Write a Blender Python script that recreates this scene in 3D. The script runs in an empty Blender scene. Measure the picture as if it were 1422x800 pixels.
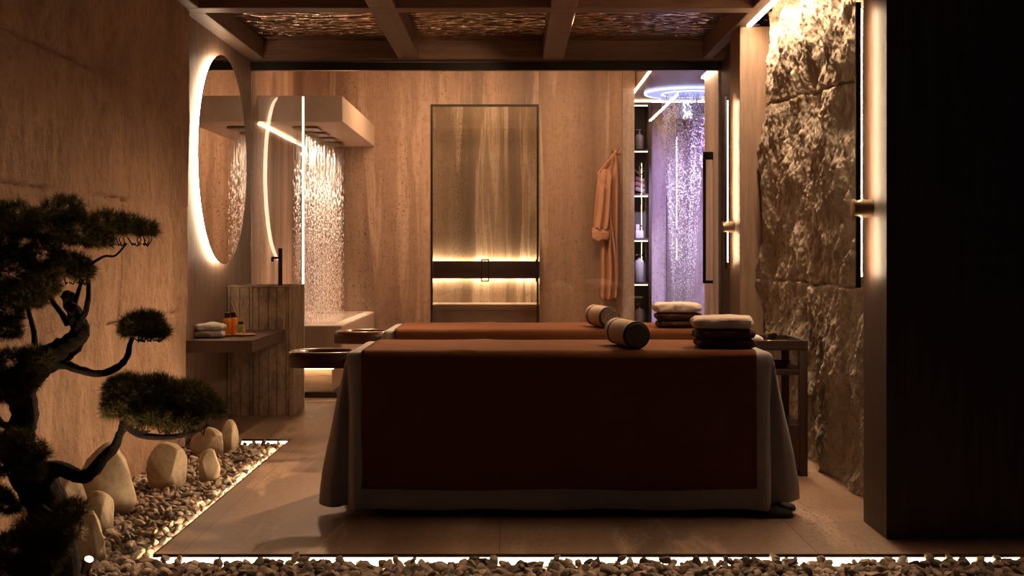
import bpy, bmesh, math, random
from mathutils import Vector, Matrix, noise
import numpy as np

PI = math.pi
F = 1750.0          # focal length in pixels of a 1422 px wide frame
H = 1.2             # camera height
sc = bpy.context.scene
COL = sc.collection

def X_(px, d): return (px-711.0)*d/F
def Z_(py, d): return H-(py-352.0)*d/F
def P(px, py, d): return Vector((X_(px, d), d, Z_(py, d)))

# ------------------------------------------------------------------ materials
def newmat(name):
    m = bpy.data.materials.new(name); m.use_nodes = True
    nt = m.node_tree; nt.nodes.clear()
    out = nt.nodes.new('ShaderNodeOutputMaterial')
    b = nt.nodes.new('ShaderNodeBsdfPrincipled')
    nt.links.new(b.outputs[0], out.inputs[0])
    return m, nt, b, out

def N(nt, t, **kw):
    n = nt.nodes.new(t)
    for k, v in kw.items():
        if k.startswith('i_'):
            n.inputs[k[2:].replace('_', ' ')].default_value = v
        else: setattr(n, k, v)
    return n

def ramp(nt, src, stops):
    r = nt.nodes.new('ShaderNodeValToRGB')
    e = r.color_ramp.elements
    while len(e) < len(stops): e.new(.5)
    for el, (p, c) in zip(e, stops):
        el.position = p
        el.color = (c if isinstance(c, (tuple, list)) else (c, c, c)) + (1,) if isinstance(c, (tuple, list)) else (c, c, c, 1)
    nt.links.new(src, r.inputs[0]); return r.outputs[0]

def coords(nt, scale=(1, 1, 1), rot=(0, 0, 0), loc=(0, 0, 0)):
    tc = nt.nodes.new('ShaderNodeTexCoord'); mp = nt.nodes.new('ShaderNodeMapping')
    mp.inputs['Scale'].default_value = scale; mp.inputs['Rotation'].default_value = rot
    mp.inputs['Location'].default_value = loc
    nt.links.new(tc.outputs['Object'], mp.inputs[0]); return mp.outputs[0]

def noi(nt, vec, s, det=4, rough=.55, dist=0):
    n = nt.nodes.new('ShaderNodeTexNoise'); n.inputs['Scale'].default_value = s
    n.inputs['Detail'].default_value = det; n.inputs['Roughness'].default_value = rough
    n.inputs['Distortion'].default_value = dist
    nt.links.new(vec, n.inputs['Vector']); return n.outputs[0]

def mix(nt, a, b, f, mode='MIX'):
    m = nt.nodes.new('ShaderNodeMix'); m.data_type = 'RGBA'; m.blend_type = mode
    for s, v in ((m.inputs[6], a), (m.inputs[7], b)):
        if isinstance(v, (tuple, list)): s.default_value = tuple(v)+(1,)
        else: nt.links.new(v, s)
    if isinstance(f, (int, float)): m.inputs[0].default_value = f
    else: nt.links.new(f, m.inputs[0])
    return m.outputs[2]

def bump(nt, b, h, strength=.3, dist=.01):
    n = nt.nodes.new('ShaderNodeBump'); n.inputs['Strength'].default_value = strength
    n.inputs['Distance'].default_value = dist
    nt.links.new(h, n.inputs['Height']); nt.links.new(n.outputs[0], b.inputs['Normal'])

def plain(name, c, rough=.5, metal=0, bs=0, bscale=200, spec=.5):
    m, nt, b, o = newmat(name)
    b.inputs['Roughness'].default_value = rough; b.inputs['Metallic'].default_value = metal
    b.inputs['Specular IOR Level'].default_value = spec
    v = coords(nt); n = noi(nt, v, 30, 3)
    nt.links.new(mix(nt, tuple(x*.88 for x in c), tuple(min(1, x*1.1) for x in c), n), b.inputs['Base Color'])
    if bs: bump(nt, b, noi(nt, v, bscale, 2), bs, .004)
    return m

def emit(name, c, s):
    m, nt, b, o = newmat(name)
    b.inputs['Base Color'].default_value = (.8, .8, .8, 1)
    b.inputs['Emission Color'].default_value = tuple(c)+(1,); b.inputs['Emission Strength'].default_value = s
    return m

def travertine(name, dark, light, vein, wscale=1.0, rough=.5, pits=.5, axis='z', vpos=(.53, .68)):
    m, nt, b, o = newmat(name)
    st = {'z': (2.2, 2.2, .13), 'y': (1.6, .35, 1.6), 'x': (.35, 3, 3)}[axis]
    v = coords(nt, tuple(s*wscale for s in st))
    n1 = noi(nt, v, .95, 4, .5, .5)
    n2 = noi(nt, v, 2.6, 4, .5, .6)
    base = mix(nt, tuple(x*.66 for x in dark), tuple(x*1.08 for x in light), ramp(nt, n1, [(.36, 0.0), (.64, 1.0)]))
    base = mix(nt, base, vein, ramp(nt, n2, [(vpos[0], 0.0), ((vpos[0]+vpos[1])/2, .7), (vpos[1], .1), (vpos[1]+.06, .6)]))
    fine = noi(nt, coords(nt, tuple(6*q for q in st)), 6, 5, .7)
    base = mix(nt, base, tuple(x*.5 for x in dark), ramp(nt, fine, [(.50, 0.0), (.72, .5)]))
    v2 = coords(nt)
    cl = noi(nt, v2, 25, 4, .7)
    base = mix(nt, base, tuple(x*.55 for x in dark), ramp(nt, cl, [(.5, 0.0), (.72, .5)]))
    pst = {'z': (1, 1, .55), 'y': (1, .5, 1), 'x': (.5, 1, 1)}[axis]
    p = noi(nt, coords(nt, pst), 85, 2, .5)
    area = noi(nt, coords(nt, tuple(1.5*s for s in st)), 1.1, 3)
    pm = N(nt, 'ShaderNodeMath', operation='MULTIPLY_ADD')
    nt.links.new(area, pm.inputs[0]); pm.inputs[1].default_value = .5; nt.links.new(p, pm.inputs[2])
    pit = ramp(nt, pm.outputs[0], [(.97-.12*pits, 0.0), (1.0-.12*pits, 1.0)])
    base = mix(nt, base, tuple(x*.22 for x in dark), pit)
    nt.links.new(base, b.inputs['Base Color'])
    b.inputs['Roughness'].default_value = rough
    bump(nt, b, ramp(nt, pm.outputs[0], [(.97-.12*pits, 1.0), (1.0-.12*pits, 0.0)]), .5, .004)
    return m

def wood(name, dark, light, axis='z', rough=.5, scale=1., bs=.25, knots=False):
    m, nt, b, o = newmat(name)
    s = {'z': (14, 14, .7), 'x': (.7, 14, 14), 'y': (14, .7, 14)}[axis]
    v = coords(nt, tuple(k*scale for k in s))
    a = noi(nt, v, 1.2, 8, .65, 1.2); c = noi(nt, v, 7, 4, .7)
    base = mix(nt, dark, light, ramp(nt, a, [(.3, 0.0), (.7, 1.0)]))
    base = mix(nt, base, tuple(x*.45 for x in dark), ramp(nt, c, [(.52, 0.0), (.72, .7)]))
    nt.links.new(base, b.inputs['Base Color'])
    b.inputs['Roughness'].default_value = rough
    bump(nt, b, c, bs, .004)
    return m

def rock(name, dark, light, scale=4, rough=.85, bs=.5, stretch=(1, 1, 1), bd=.02):
    m, nt, b, o = newmat(name)
    v = coords(nt, stretch)
    a = noi(nt, v, scale, 8, .68, .6)
    c = noi(nt, v, scale*5, 6, .7)
    base = mix(nt, dark, light, ramp(nt, a, [(.35, 0.0), (.66, 1.0)]))
    base = mix(nt, base, tuple(x*.5 for x in dark), ramp(nt, c, [(.52, 0.0), (.75, .7)]))
    nt.links.new(base, b.inputs['Base Color']); b.inputs['Roughness'].default_value = rough
    mm = N(nt, 'ShaderNodeMath', operation='ADD'); nt.links.new(a, mm.inputs[0]); nt.links.new(c, mm.inputs[1])
    bump(nt, b, mm.outputs[0], bs, bd)
    return m

def fabric(name, c, rough=.95, scale=350, bs=.6, sheen=.1, c2=None):
    m, nt, b, o = newmat(name)
    v = coords(nt); n = noi(nt, v, scale, 3, .7); n2 = noi(nt, v, 9, 3)
    base = mix(nt, tuple(x*.72 for x in c), c2 or tuple(min(1, x*1.12) for x in c), n)
    base = mix(nt, base, tuple(x*.8 for x in c), ramp(nt, n2, [(.4, 0.0), (.7, .4)]))
    nt.links.new(base, b.inputs['Base Color']); b.inputs['Roughness'].default_value = rough
    b.inputs['Sheen Weight'].default_value = sheen; b.inputs['Sheen Roughness'].default_value = .5
    b.inputs['Specular IOR Level'].default_value = .15
    bump(nt, b, n, bs, .006)
    return m

M = {}
M['trav'] = travertine('travertine_wall', (.27, .165, .11), (.44, .285, .195), (.56, .40, .29), pits=.05)
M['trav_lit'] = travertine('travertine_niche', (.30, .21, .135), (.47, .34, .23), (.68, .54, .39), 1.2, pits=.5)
M['trav_shower'] = travertine('travertine_shower', (.36, .27, .24), (.52, .42, .38), (.62, .52, .48), 1.0, pits=.1)
M['floor'] = None
M['panelwood'] = wood('ribbed_wood_panel', (.085, .048, .032), (.33, .215, .155), 'z', .55, 2.6, .3)
M['beam_x'] = wood('oak_beam_crossways', (.095, .05, .031), (.18, .105, .068), 'x', .5)
M['beam_y'] = wood('oak_beam_lengthways', (.095, .05, .031), (.18, .105, .068), 'y', .5)
M['post'] = wood('oak_post', (.15, .088, .055), (.25, .16, .105), 'z', .5)
M['blackwood'] = wood('dark_oak_cladding', (.055, .028, .018), (.10, .055, .036), 'z', .55, .8)
M['trolleywood'] = wood('walnut', (.03, .014, .009), (.06, .03, .018), 'z', .45, 1.5)
M['counter'] = plain('dark_brown_lacquer', (.055, .027, .018), .38)
M['stonewall_l'] = rock('split_limestone', (.25, .15, .092), (.42, .27, .175), 3.2, .9, .9, (1, 1, .75), .03)
M['stonewall_r'] = rock('rough_rock_face', (.25, .195, .145), (.45, .37, .28), 7, .85, .5, (1, 1, .8), .015)
M['boulder'] = rock('boulder_stone', (.27, .20, .13), (.44, .35, .24), 9, .8, .3, (1, 1, 1), .01)
M['marble'] = rock('ribbed_brown_marble', (.14, .092, .062), (.40, .29, .20), 9, .45, .15, (1, 1, .6), .005)
M['plaster'] = plain('smooth_pale_plaster', (.66, .52, .42), .7, bs=.05)
M['tub'] = plain('matt_pale_composite', (.58, .44, .35), .5)
M['blackmetal'] = plain('black_metal', (.018, .015, .013), .4, .6)
M['bronze'] = plain('brushed_bronze', (.28, .21, .14), .35, .9)
M['gold'] = plain('gold', (.7, .42, .13), .25, 1)
M['darkplastic'] = plain('black_plastic', (.015, .012, .012), .35)
M['brownblanket'] = fabric('brown_wool', (.15, .050, .016), c2=(.20, .072, .024), sheen=0)
M['sheet'] = fabric('grey_linen', (.40, .375, .36), scale=260, bs=.35, sheen=.2)
M['towelcream'] = fabric('cream_terry', (.74, .60, .50), scale=170, bs=1.0)
M['towelwhite'] = fabric('white_terry', (.72, .66, .60), scale=170, bs=1.0)
M['towelbrown'] = fabric('dark_brown_terry', (.065, .026, .015), scale=170, bs=1.0)
M['robe'] = fabric('peach_waffle_cotton', (.55, .30, .19), scale=90, bs=.8)
M['leather'] = plain('brown_leather', (.07, .022, .013), .42, bs=.2)
M['leatherpale'] = plain('glossy_brown_leather', (.085, .035, .022), .22)
M['cork'] = fabric('cream_canvas', (.62, .47, .37), scale=120, bs=.4, sheen=.1)
M['rubber'] = plain('dark_rubber_band', (.035, .018, .012), .6)
M['leather_disc'] = plain('grey_brown_felt', (.10, .07, .055), .8)
M['needles'] = plain('pine_needles', (.10, .082, .010), .6)
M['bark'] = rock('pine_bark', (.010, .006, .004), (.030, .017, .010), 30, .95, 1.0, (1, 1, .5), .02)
M['orange'] = plain('orange_glass', (.75, .26, .03), .25)
M['reed'] = plain('pale_reed', (.62, .46, .30), .7)
M['leafgreen'] = plain('green_sprig', (.22, .30, .03), .6)
M['traywood'] = wood('orange_wood_tray', (.35, .13, .04), (.5, .22, .08), 'x', .4, 2)
M['bottle'] = plain('white_ceramic', (.72, .66, .68), .35)
M['pink'] = fabric('pink_terry', (.68, .42, .42), scale=150)
M['slipper'] = plain('black_felt_slipper', (.012, .008, .007), .85)
M['sole'] = plain('black_slipper_sole', (.008, .006, .005), .6)
M['wateronpool'] = plain('still_water', (.48, .36, .28), .12)
M['darkshelf'] = plain('dark_shelf_laminate', (.075, .05, .04), .45)
M['tubbase'] = wood('pale_oak_plinth', (.50, .36, .24), (.62, .48, .34), 'x', .5, 1)

WARM = (1, .60, .33)
M['led'] = emit('warm_led', WARM, 14)
M['led_edge'] = emit('warm_led_floor_edge', (1, .70, .42), 16)
M['led_edge_side'] = emit('warm_led_floor_side', (1, .70, .42), 42)
M['led_ring'] = emit('warm_led_ring', (1, .72, .47), 17)
M['led_wall'] = emit('warm_led_wall_wash', (1, .70, .42), 45)
M['led_sconce'] = emit('warm_led_lamp', (1, .72, .44), 80)
M['reflected_glow'] = emit('warm_reflected_glow', (1, .78, .52), 3.2)  # glow of the strip that imitates a reflected line, not a lamp
M['led_cove'] = emit('warm_led_cove', (1, .72, .46), 14)
M['led_niche'] = emit('warm_led_niche', (1, .70, .40), 11)
M['led_soft'] = emit('warm_led_shelf', (1, .72, .5), 3)
M['led_blue'] = emit('blue_led_ring', (.50, .58, 1.0), 2.6)
M['disc_blue'] = emit('blue_rain_disc', (.40, .46, .95), 1.1)
M['spot_lens'] = emit('garden_spot_lens', (1, .72, .42), 30)

# travertine floor with thin tile joints
def floor_mat():
    m = travertine('travertine_floor', (.22, .13, .082), (.37, .235, .155), (.50, .35, .245), 1.0, .42, .45, 'y', (.55, .7))
    nt = m.node_tree; b = [n for n in nt.nodes if n.type == 'BSDF_PRINCIPLED'][0]
    src = b.inputs['Base Color'].links[0].from_socket
    br = N(nt, 'ShaderNodeTexBrick'); br.offset = 0
    nt.links.new(coords(nt, (1, 1, 1), (0, 0, 0), (1.326, -5.62, 0)), br.inputs['Vector'])
    br.inputs['Scale'].default_value = 1; br.inputs['Brick Width'].default_value = 1.275
    br.inputs['Row Height'].default_value = 1.275; br.inputs['Mortar Size'].default_value = .0022
    br.inputs['Mortar Smooth'].default_value = 0; br.inputs['Bias'].default_value = 0
    br.inputs['Color1'].default_value = (1, 1, 1, 1); br.inputs['Color2'].default_value = (.86, .86, .86, 1)
    br.inputs['Mortar'].default_value = (.25, .22, .2, 1)
    nt.links.new(mix(nt, src, br.outputs['Color'], 1.0, 'MULTIPLY'), b.inputs['Base Color'])
    return m
M['floor'] = floor_mat()

def glass_pane():
    m = bpy.data.materials.new('clear_glass'); m.use_nodes = True; nt = m.node_tree; nt.nodes.clear()
    out = nt.nodes.new('ShaderNodeOutputMaterial'); tr = nt.nodes.new('ShaderNodeBsdfTransparent')
    gl = nt.nodes.new('ShaderNodeBsdfGlossy'); gl.inputs['Roughness'].default_value = 0
    fr = nt.nodes.new('ShaderNodeFresnel'); fr.inputs[0].default_value = 1.5
    mx = nt.nodes.new('ShaderNodeMixShader')
    tr.inputs[0].default_value = (.97, .97, .97, 1)
    nt.links.new(fr.outputs[0], mx.inputs[0]); nt.links.new(tr.outputs[0], mx.inputs[1]); nt.links.new(gl.outputs[0], mx.inputs[2])
    nt.links.new(mx.outputs[0], out.inputs[0]); return m
M['glass'] = glass_pane()

def water_mat(name, tint, tr=.35):
    m = bpy.data.materials.new(name); m.use_nodes = True; nt = m.node_tree; nt.nodes.clear()
    out = nt.nodes.new('ShaderNodeOutputMaterial'); t = nt.nodes.new('ShaderNodeBsdfTransparent')
    g = nt.nodes.new('ShaderNodeBsdfGlossy'); g.inputs['Roughness'].default_value = .25; g.inputs[0].default_value = tuple(tint)+(1,)
    d = nt.nodes.new('ShaderNodeBsdfTranslucent'); d.inputs[0].default_value = tuple(tint)+(1,)
    df = nt.nodes.new('ShaderNodeBsdfDiffuse'); df.inputs[0].default_value = tuple(tint)+(1,)
    a = nt.nodes.new('ShaderNodeMixShader'); a.inputs[0].default_value = .5
    nt.links.new(d.outputs[0], a.inputs[1]); nt.links.new(df.outputs[0], a.inputs[2])
    b = nt.nodes.new('ShaderNodeMixShader'); b.inputs[0].default_value = .4
    nt.links.new(a.outputs[0], b.inputs[1]); nt.links.new(g.outputs[0], b.inputs[2])
    c = nt.nodes.new('ShaderNodeMixShader'); c.inputs[0].default_value = 1-tr
    nt.links.new(t.outputs[0], c.inputs[1]); nt.links.new(b.outputs[0], c.inputs[2])
    nt.links.new(c.outputs[0], out.inputs[0]); return m
M['water'] = water_mat('falling_water', (.95, .9, .86), .1)
M['waterblue'] = water_mat('falling_water_sparkling', (.97, .96, 1), .0)

def mirror_mat():
    m, nt, b, o = newmat('mirror_silver')
    b.inputs['Base Color'].default_value = (.80, .74, .68, 1); b.inputs['Metallic'].default_value = 1
    b.inputs['Roughness'].default_value = .01
    return m
M['mirror'] = mirror_mat()

def ripple_mat():
    m, nt, b, o = newmat('water_ripple_steel')
    b.inputs['Base Color'].default_value = (.85, .68, .54, 1); b.inputs['Metallic'].default_value = 1
    b.inputs['Roughness'].default_value = .04
    wv = nt.nodes.new('ShaderNodeTexNoise'); wv.inputs['Scale'].default_value = 5
    base_v = coords(nt, (1, 1, 1)); nt.links.new(base_v, wv.inputs['Vector'])
    ad = N(nt, 'ShaderNodeVectorMath', operation='MULTIPLY_ADD'); nt.links.new(wv.outputs['Color'], ad.inputs[0])
    ad.inputs[1].default_value = (.10, .10, 0); nt.links.new(base_v, ad.inputs[2])
    mp = nt.nodes.new('ShaderNodeMapping'); mp.inputs['Scale'].default_value = (8, 19, 1); nt.links.new(ad.outputs[0], mp.inputs[0])
    vo = nt.nodes.new('ShaderNodeTexVoronoi'); vo.feature = 'SMOOTH_F1'; vo.inputs['Scale'].default_value = 1
    vo.inputs['Smoothness'].default_value = .25; nt.links.new(mp.outputs[0], vo.inputs['Vector'])
    bump(nt, b, vo.outputs['Distance'], 1.0, .024)
    return m
M['ripple'] = ripple_mat()

def cap_mat():
    m, nt, b, o = newmat('woven_end_cap')
    vo = nt.nodes.new('ShaderNodeTexVoronoi'); vo.inputs['Scale'].default_value = 220
    nt.links.new(coords(nt), vo.inputs['Vector'])
    nt.links.new(ramp(nt, vo.outputs['Distance'], [(.3, (.42, .27, .19)), (.55, (.03, .018, .012))]), b.inputs['Base Color'])
    b.inputs['Roughness'].default_value = .8
    return m
M['woven'] = cap_mat()

def pebble_mat(k):
    c = [((.15, .11, .08), (.28, .21, .155)), ((.22, .165, .12), (.38, .29, .21)), ((.10, .08, .068), (.20, .16, .135)), ((.30, .24, .175), (.48, .39, .29))][k]
    return rock('pebble_stone_%s' % 'abcd'[k], c[0], c[1], 25, .65, .25, (1, 1, 1), .004)
PEB = [pebble_mat(k) for k in range(4)]

# ------------------------------------------------------------------ mesh helpers
class MB:
    def __init__(s): s.bm = bmesh.new()
    def box(s, x0, x1, y0, y1, z0, z1, bev=0, seg=2):
        r = bmesh.ops.create_cube(s.bm, size=1)
        vs = r['verts']
        for v in vs:
            v.co.x = x0+(v.co.x+.5)*(x1-x0); v.co.y = y0+(v.co.y+.5)*(y1-y0); v.co.z = z0+(v.co.z+.5)*(z1-z0)
        if bev:
            es = list({e for v in vs for e in v.link_edges})
            bmesh.ops.bevel(s.bm, geom=es, offset=bev, segments=seg, affect='EDGES', profile=.5)
        return s
    def tube(s, pts, rad, n=10, cap=True):
        pts = [Vector(p) for p in pts]; rings = []
        if not hasattr(rad, '__len__'): rad = [rad]*len(pts)
        prev = None
        for i, p in enumerate(pts):
            t = (pts[min(i+1, len(pts)-1)]-pts[max(i-1, 0)]).normalized()
            a = Vector((0, 0, 1)) if abs(t.z) < .9 else Vector((1, 0, 0))
            if prev is None: u = t.cross(a).normalized()
            else: u = (prev-t*prev.dot(t)).normalized()
            prev = u; w = t.cross(u)
            rings.append([s.bm.verts.new(p+(u*math.cos(2*PI*k/n)+w*math.sin(2*PI*k/n))*rad[i]) for k in range(n)])
        for a, b in zip(rings, rings[1:]):
            for k in range(n): s.bm.faces.new((a[k], a[(k+1) % n], b[(k+1) % n], b[k]))
        if cap:
            s.bm.faces.new(rings[0][::-1]); s.bm.faces.new(rings[-1])
        return s
    def lathe(s, prof, c, axis='z', n=32, cap=True):
        c = Vector(c); rings = []
        for r, h in prof:
            ring = []
            for k in range(n):
                a = 2*PI*k/n; u, w = r*math.cos(a), r*math.sin(a)
                q = {'z': (u, w, h), 'x': (h, u, w), 'y': (w, h, u)}[axis]
                ring.append(s.bm.verts.new(c+Vector(q)))
            rings.append(ring)
        for a, b in zip(rings, rings[1:]):
            for k in range(n): s.bm.faces.new((a[k], a[(k+1) % n], b[(k+1) % n], b[k]))
        if cap:
            s.bm.faces.new(rings[0][::-1]); s.bm.faces.new(rings[-1])
        return s
    def grid(s, fn, nu, nv, closed_u=False):
        g = [[s.bm.verts.new(fn(i/(nu if closed_u else nu-1), j/(nv-1))) for j in range(nv)] for i in range(nu)]
        for i in range(nu if closed_u else nu-1):
            for j in range(nv-1):
                s.bm.faces.new((g[i][j], g[(i+1) % nu][j], g[(i+1) % nu][j+1], g[i][j+1]))
        return g
    def disp(s, f):
        for v in s.bm.verts: v.co = f(v.co.copy())
        return s

def tag(o, label=None, cat=None, group=None, kind=None):
    if label: o['label'] = label
    if cat: o['category'] = cat
    if group: o['group'] = group
    if kind: o['kind'] = kind
    return o

def build(mb, name, mat, parent=None, smooth=True, keep=False, mods=()):
    """link a mesh; a top-level one gets its origin at its base centre (unless keep)."""
    bm = mb.bm if isinstance(mb, MB) else mb
    bmesh.ops.recalc_face_normals(bm, faces=bm.faces)
    me = bpy.data.meshes.new(name)
    if parent is not None: off = wloc(parent)
    elif keep: off = Vector((0, 0, 0))
    else:
        xs = [v.co for v in bm.verts]
        off = Vector(((min(c.x for c in xs)+max(c.x for c in xs))/2, (min(c.y for c in xs)+max(c.y for c in xs))/2, min(c.z for c in xs)))
    for v in bm.verts: v.co -= off
    bm.to_mesh(me); bm.free()
    if smooth:
        me.polygons.foreach_set('use_smooth', [True]*len(me.polygons))
        try: me.set_sharp_from_angle(angle=math.radians(smooth if smooth is not True else 35))
        except Exception: pass
    me.materials.append(mat)
    o = bpy.data.objects.new(name, me); COL.objects.link(o)
    if parent is not None: o.parent = parent
    else: o.location = off
    for m in mods:
        md = o.modifiers.new(m[0], m[0])
        for k, v in m[1].items(): setattr(md, k, v)
    return o

def wloc(o):
    v = Vector((0, 0, 0))
    while o is not None: v += o.location; o = o.parent
    return v

def empty(name, loc, label, cat, group=None):
    o = bpy.data.objects.new(name, None); COL.objects.link(o); o.location = loc
    o.empty_display_size = .1
    return tag(o, label, cat, group)

def copy_tree(o, parent=None):
    c = o.copy(); COL.objects.link(c)
    if parent is not None: c.parent = parent
    for ch in list(o.children): copy_tree(ch, c)
    return c

def rawmesh(name, verts, faces, mat, parent=None, smooth=False):
    me = bpy.data.meshes.new(name)
    off = wloc(parent) if parent is not None else Vector((0, 0, 0))
    verts = np.asarray(verts, dtype=np.float32)-np.array(off, dtype=np.float32)
    faces = np.asarray(faces, dtype=np.int32)
    me.vertices.add(len(verts)); me.vertices.foreach_set('co', verts.ravel())
    k = faces.shape[1]
    me.loops.add(faces.size); me.loops.foreach_set('vertex_index', faces.ravel())
    me.polygons.add(len(faces)); me.polygons.foreach_set('loop_start', np.arange(len(faces), dtype=np.int32)*k)
    me.update(calc_edges=True); me.validate()
    if smooth: me.polygons.foreach_set('use_smooth', [True]*len(me.polygons))
    me.materials.append(mat)
    o = bpy.data.objects.new(name, me); COL.objects.link(o)
    if parent is not None: o.parent = parent
    return o

def struct(mb, name, mat, smooth=True):
    return tag(build(mb, name, mat, keep=True, smooth=smooth), kind='structure')

def fbm(p, o=5, h=.8): return noise.fractal(p, h, 2.1, o)

# ------------------------------------------------------------------ camera
cam = bpy.data.cameras.new('camera'); co = bpy.data.objects.new('camera', cam); COL.objects.link(co)
co.location = (0, 0, H); co.rotation_euler = (PI/2, 0, 0)
cam.sensor_width = 36; cam.sensor_fit = 'HORIZONTAL'; cam.lens = F/1422*36; cam.shift_y = -48/1422
cam.clip_end = 60
sc.camera = co

# ------------------------------------------------------------------ the room
XL = -2.11; YE = 5.03; YB = 8.14; XS = -1.425; YG = 10.2; YW = 12.9
ZC = 2.9; ZBM = 2.75
# floor slab, cut back on the left for the gravel bed
def floor_mesh():
    mb = MB(); bm = mb.bm
    pts = [(XS, YE), (3.4, YE), (3.4, 15.3), (-2.3, 15.3), (-2.3, YB), (XS, YB)]
    top = [bm.verts.new((x, y, 0)) for x, y in pts]; bot = [bm.verts.new((x, y, -.014)) for x, y in pts]
    bm.faces.new(top); bm.faces.new(bot[::-1])
    for i in range(6): bm.faces.new((top[i], bot[i], bot[(i+1) % 6], top[(i+1) % 6]))
    return mb
struct(floor_mesh(), 'floor', M['floor'], False)
mb = MB(); mb.box(XS+.0296, 3.4, YE+.03, 15.3, -.16, -.0142); mb.box(-2.3, XS+.0299, YB+.03, 15.3, -.16, -.0142)
struct(mb, 'trim_1', M['blackmetal'], False)          # base the slab stands on
# dark metal edging round the slab
mb = MB(); mb.box(XS-.006, 3.4, YE-.006, YE-.0005, -.012, .001); mb.box(XS-.0065, XS-.0005, YE-.006, YB, -.012, .002)
mb.box(-2.09, XS-.0066, YB-.006, YB-.0005, -.012, .001)
struct(mb, 'trim_2', M['blackmetal'], False)
# gravel bed bottom
mb = MB(); mb.box(-2.4, XS+.028, 3.9, YB+.028, -.16, -.11); mb.box(XS+.0285, 3.4, 3.9, YE+.028, -.16, -.11)
struct(mb, 'floor_gravel_bed', M['bark'], False)
# recessed light strips below the slab edge
def strip(name, b, mat, label, group=None):
    return tag(build(MB().box(*b), name, mat, smooth=False), label, 'light strip', group)
strip('light_strip', (XS+.01, 3.0, YE+.012, YE+.0295, -.05, -.0145), M['led_edge'], 'warm light strip under the front edge of the stone floor, behind the gravel')
strip('light_strip', (XS+.006, XS+.0295, YE+.03, YB+.01, -.05, -.0125), M['led_edge_side'], 'warm light strip under the long left edge of the floor beside the pebbles')
strip('light_strip', (-2.07, XS-.01, YB+.012, YB+.0295, -.05, -.0145), M['led_edge'], 'short warm light strip at the far end of the gravel bed by the washstand')

# left split-stone wall, built as a displaced slab with three courses
def stone_left():
    mb = MB(); y0, y1, z0, z1 = 2.6, 8.09, -.15, 3.2
    def fn(u, v):
        y = y0+(y1-y0)*u; z = z0+(z1-z0)*v
        a = .012*fbm(Vector((3.1, y*1.1, z*.6)))+.007*fbm(Vector((y*5, z*1.6, 8)))
        a += .003*fbm(Vector((y*16, z*6, 3)))
        # broad chipped ledge rising from the tree
        e = (y-(6.25+.42*(z-1.7)))
        a += .022/(1+math.exp(-e*22)) if z > 1.1 else .022/(1+math.exp(-e*22))*max(0, (z-.7)/.4)
        wob = .006*fbm(Vector((y*6, 1, z*6)), 3)
        for zs in (.836, 1.486, 2.13):
            w = zs+wob
            a -= .032*math.exp(-((z-w)/.0065)**2)*max(.12, min(1, 2.2*noise.noise(Vector((y*1.9, zs*3, 2)))+.4))
        for ys, za, zb in ((6.67, .836, 1.486),):
            if za < z < zb: a -= .016*math.exp(-((y-ys-.5*wob)/.010)**2)
        edge = max(0, (y-(y1-.03))/.03)
        return Vector((-2.09+a-.012*edge*edge, y, z))
    g = mb.grid(fn, 420, 250)
    bm = mb.bm
    # returns so the slab has thickness
    for col in (g[0], g[-1]):
        back = [bm.verts.new((-2.3, v.co.y, v.co.z)) for v in col]
        for j in range(len(col)-1): bm.faces.new((col[j], col[j+1], back[j+1], back[j]))
    return mb
struct(stone_left(), 'wall_left', M['stonewall_l'], 80)
struct(MB().box(-2.2, XL, 8.095, YG+.02, 0, 3.2), 'wall_left_panelling', M['panelwood'], False)
struct(MB().box(-2.2, XL, YG+.021, YW, 0, 3.2), 'wall_left_shower', M['trav'], False)

# back wall with an opening for the sauna door and an end jamb
xa, xb = X_(598, YW), X_(748, YW); ztop = Z_(145, YW)
mb = MB(); mb.box(-2.2, xa, YW, YW+.14, 0, 3.2)
mb.box(xb+.009, X_(864, YW), YW, YW+.14, 0, 3.2); mb.box(xa+.0005, xb+.0035, YW+.001, YW+.14, ztop, 3.2)
struct(mb, 'wall_back', M['trav'], False)
mb = MB(); mb.box(X_(864.3, YW), X_(881, YW-.02), YW-.02, YW+.25, 0, Z_(123, YW)); 
struct(mb, 'trim_3', M['trav_shower'], False)
mb = MB(); mb.box(X_(864.3, YW), 1.262, YW, YW+.2, Z_(123, YW)+.001, 3.2)
struct(mb, 'wall_back_upper', M['trav'], False)
# shower room ceiling box on the right, its fascia, and other ceilings
mb = MB(); mb.box(1.27, 3.3, YG+.06, 15.2, ZC, 3.2); struct(mb, 'ceiling_shower', plain('glossy_shower_ceiling', (.42, .33, .33), .22), False)
mb = MB(); mb.box(-2.2, 1.269, YG+.06, 15.2, 3.2, 3.26); mb.box(-2.2, 3.3, YG, YG+.055, 2.745, 3.26)
struct(mb, 'ceiling_wet_zone', M['plaster'], False)
# shower back wall and side wall
mb = MB(); mb.box(1.2, X_(925.4, 14.9), 14.9, 15.1, 0, 3.0); mb.box(X_(926.2, 14.9), 3.3, 14.9, 15.1, 0, 3.0)
struct(mb, 'wall_shower_back', M['trav_shower'], False)
struct(MB().box(3.3, 3.4, 5.6, 15.2, 0, 3.2), 'wall_right_outer', M['trav_shower'], False)
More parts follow.
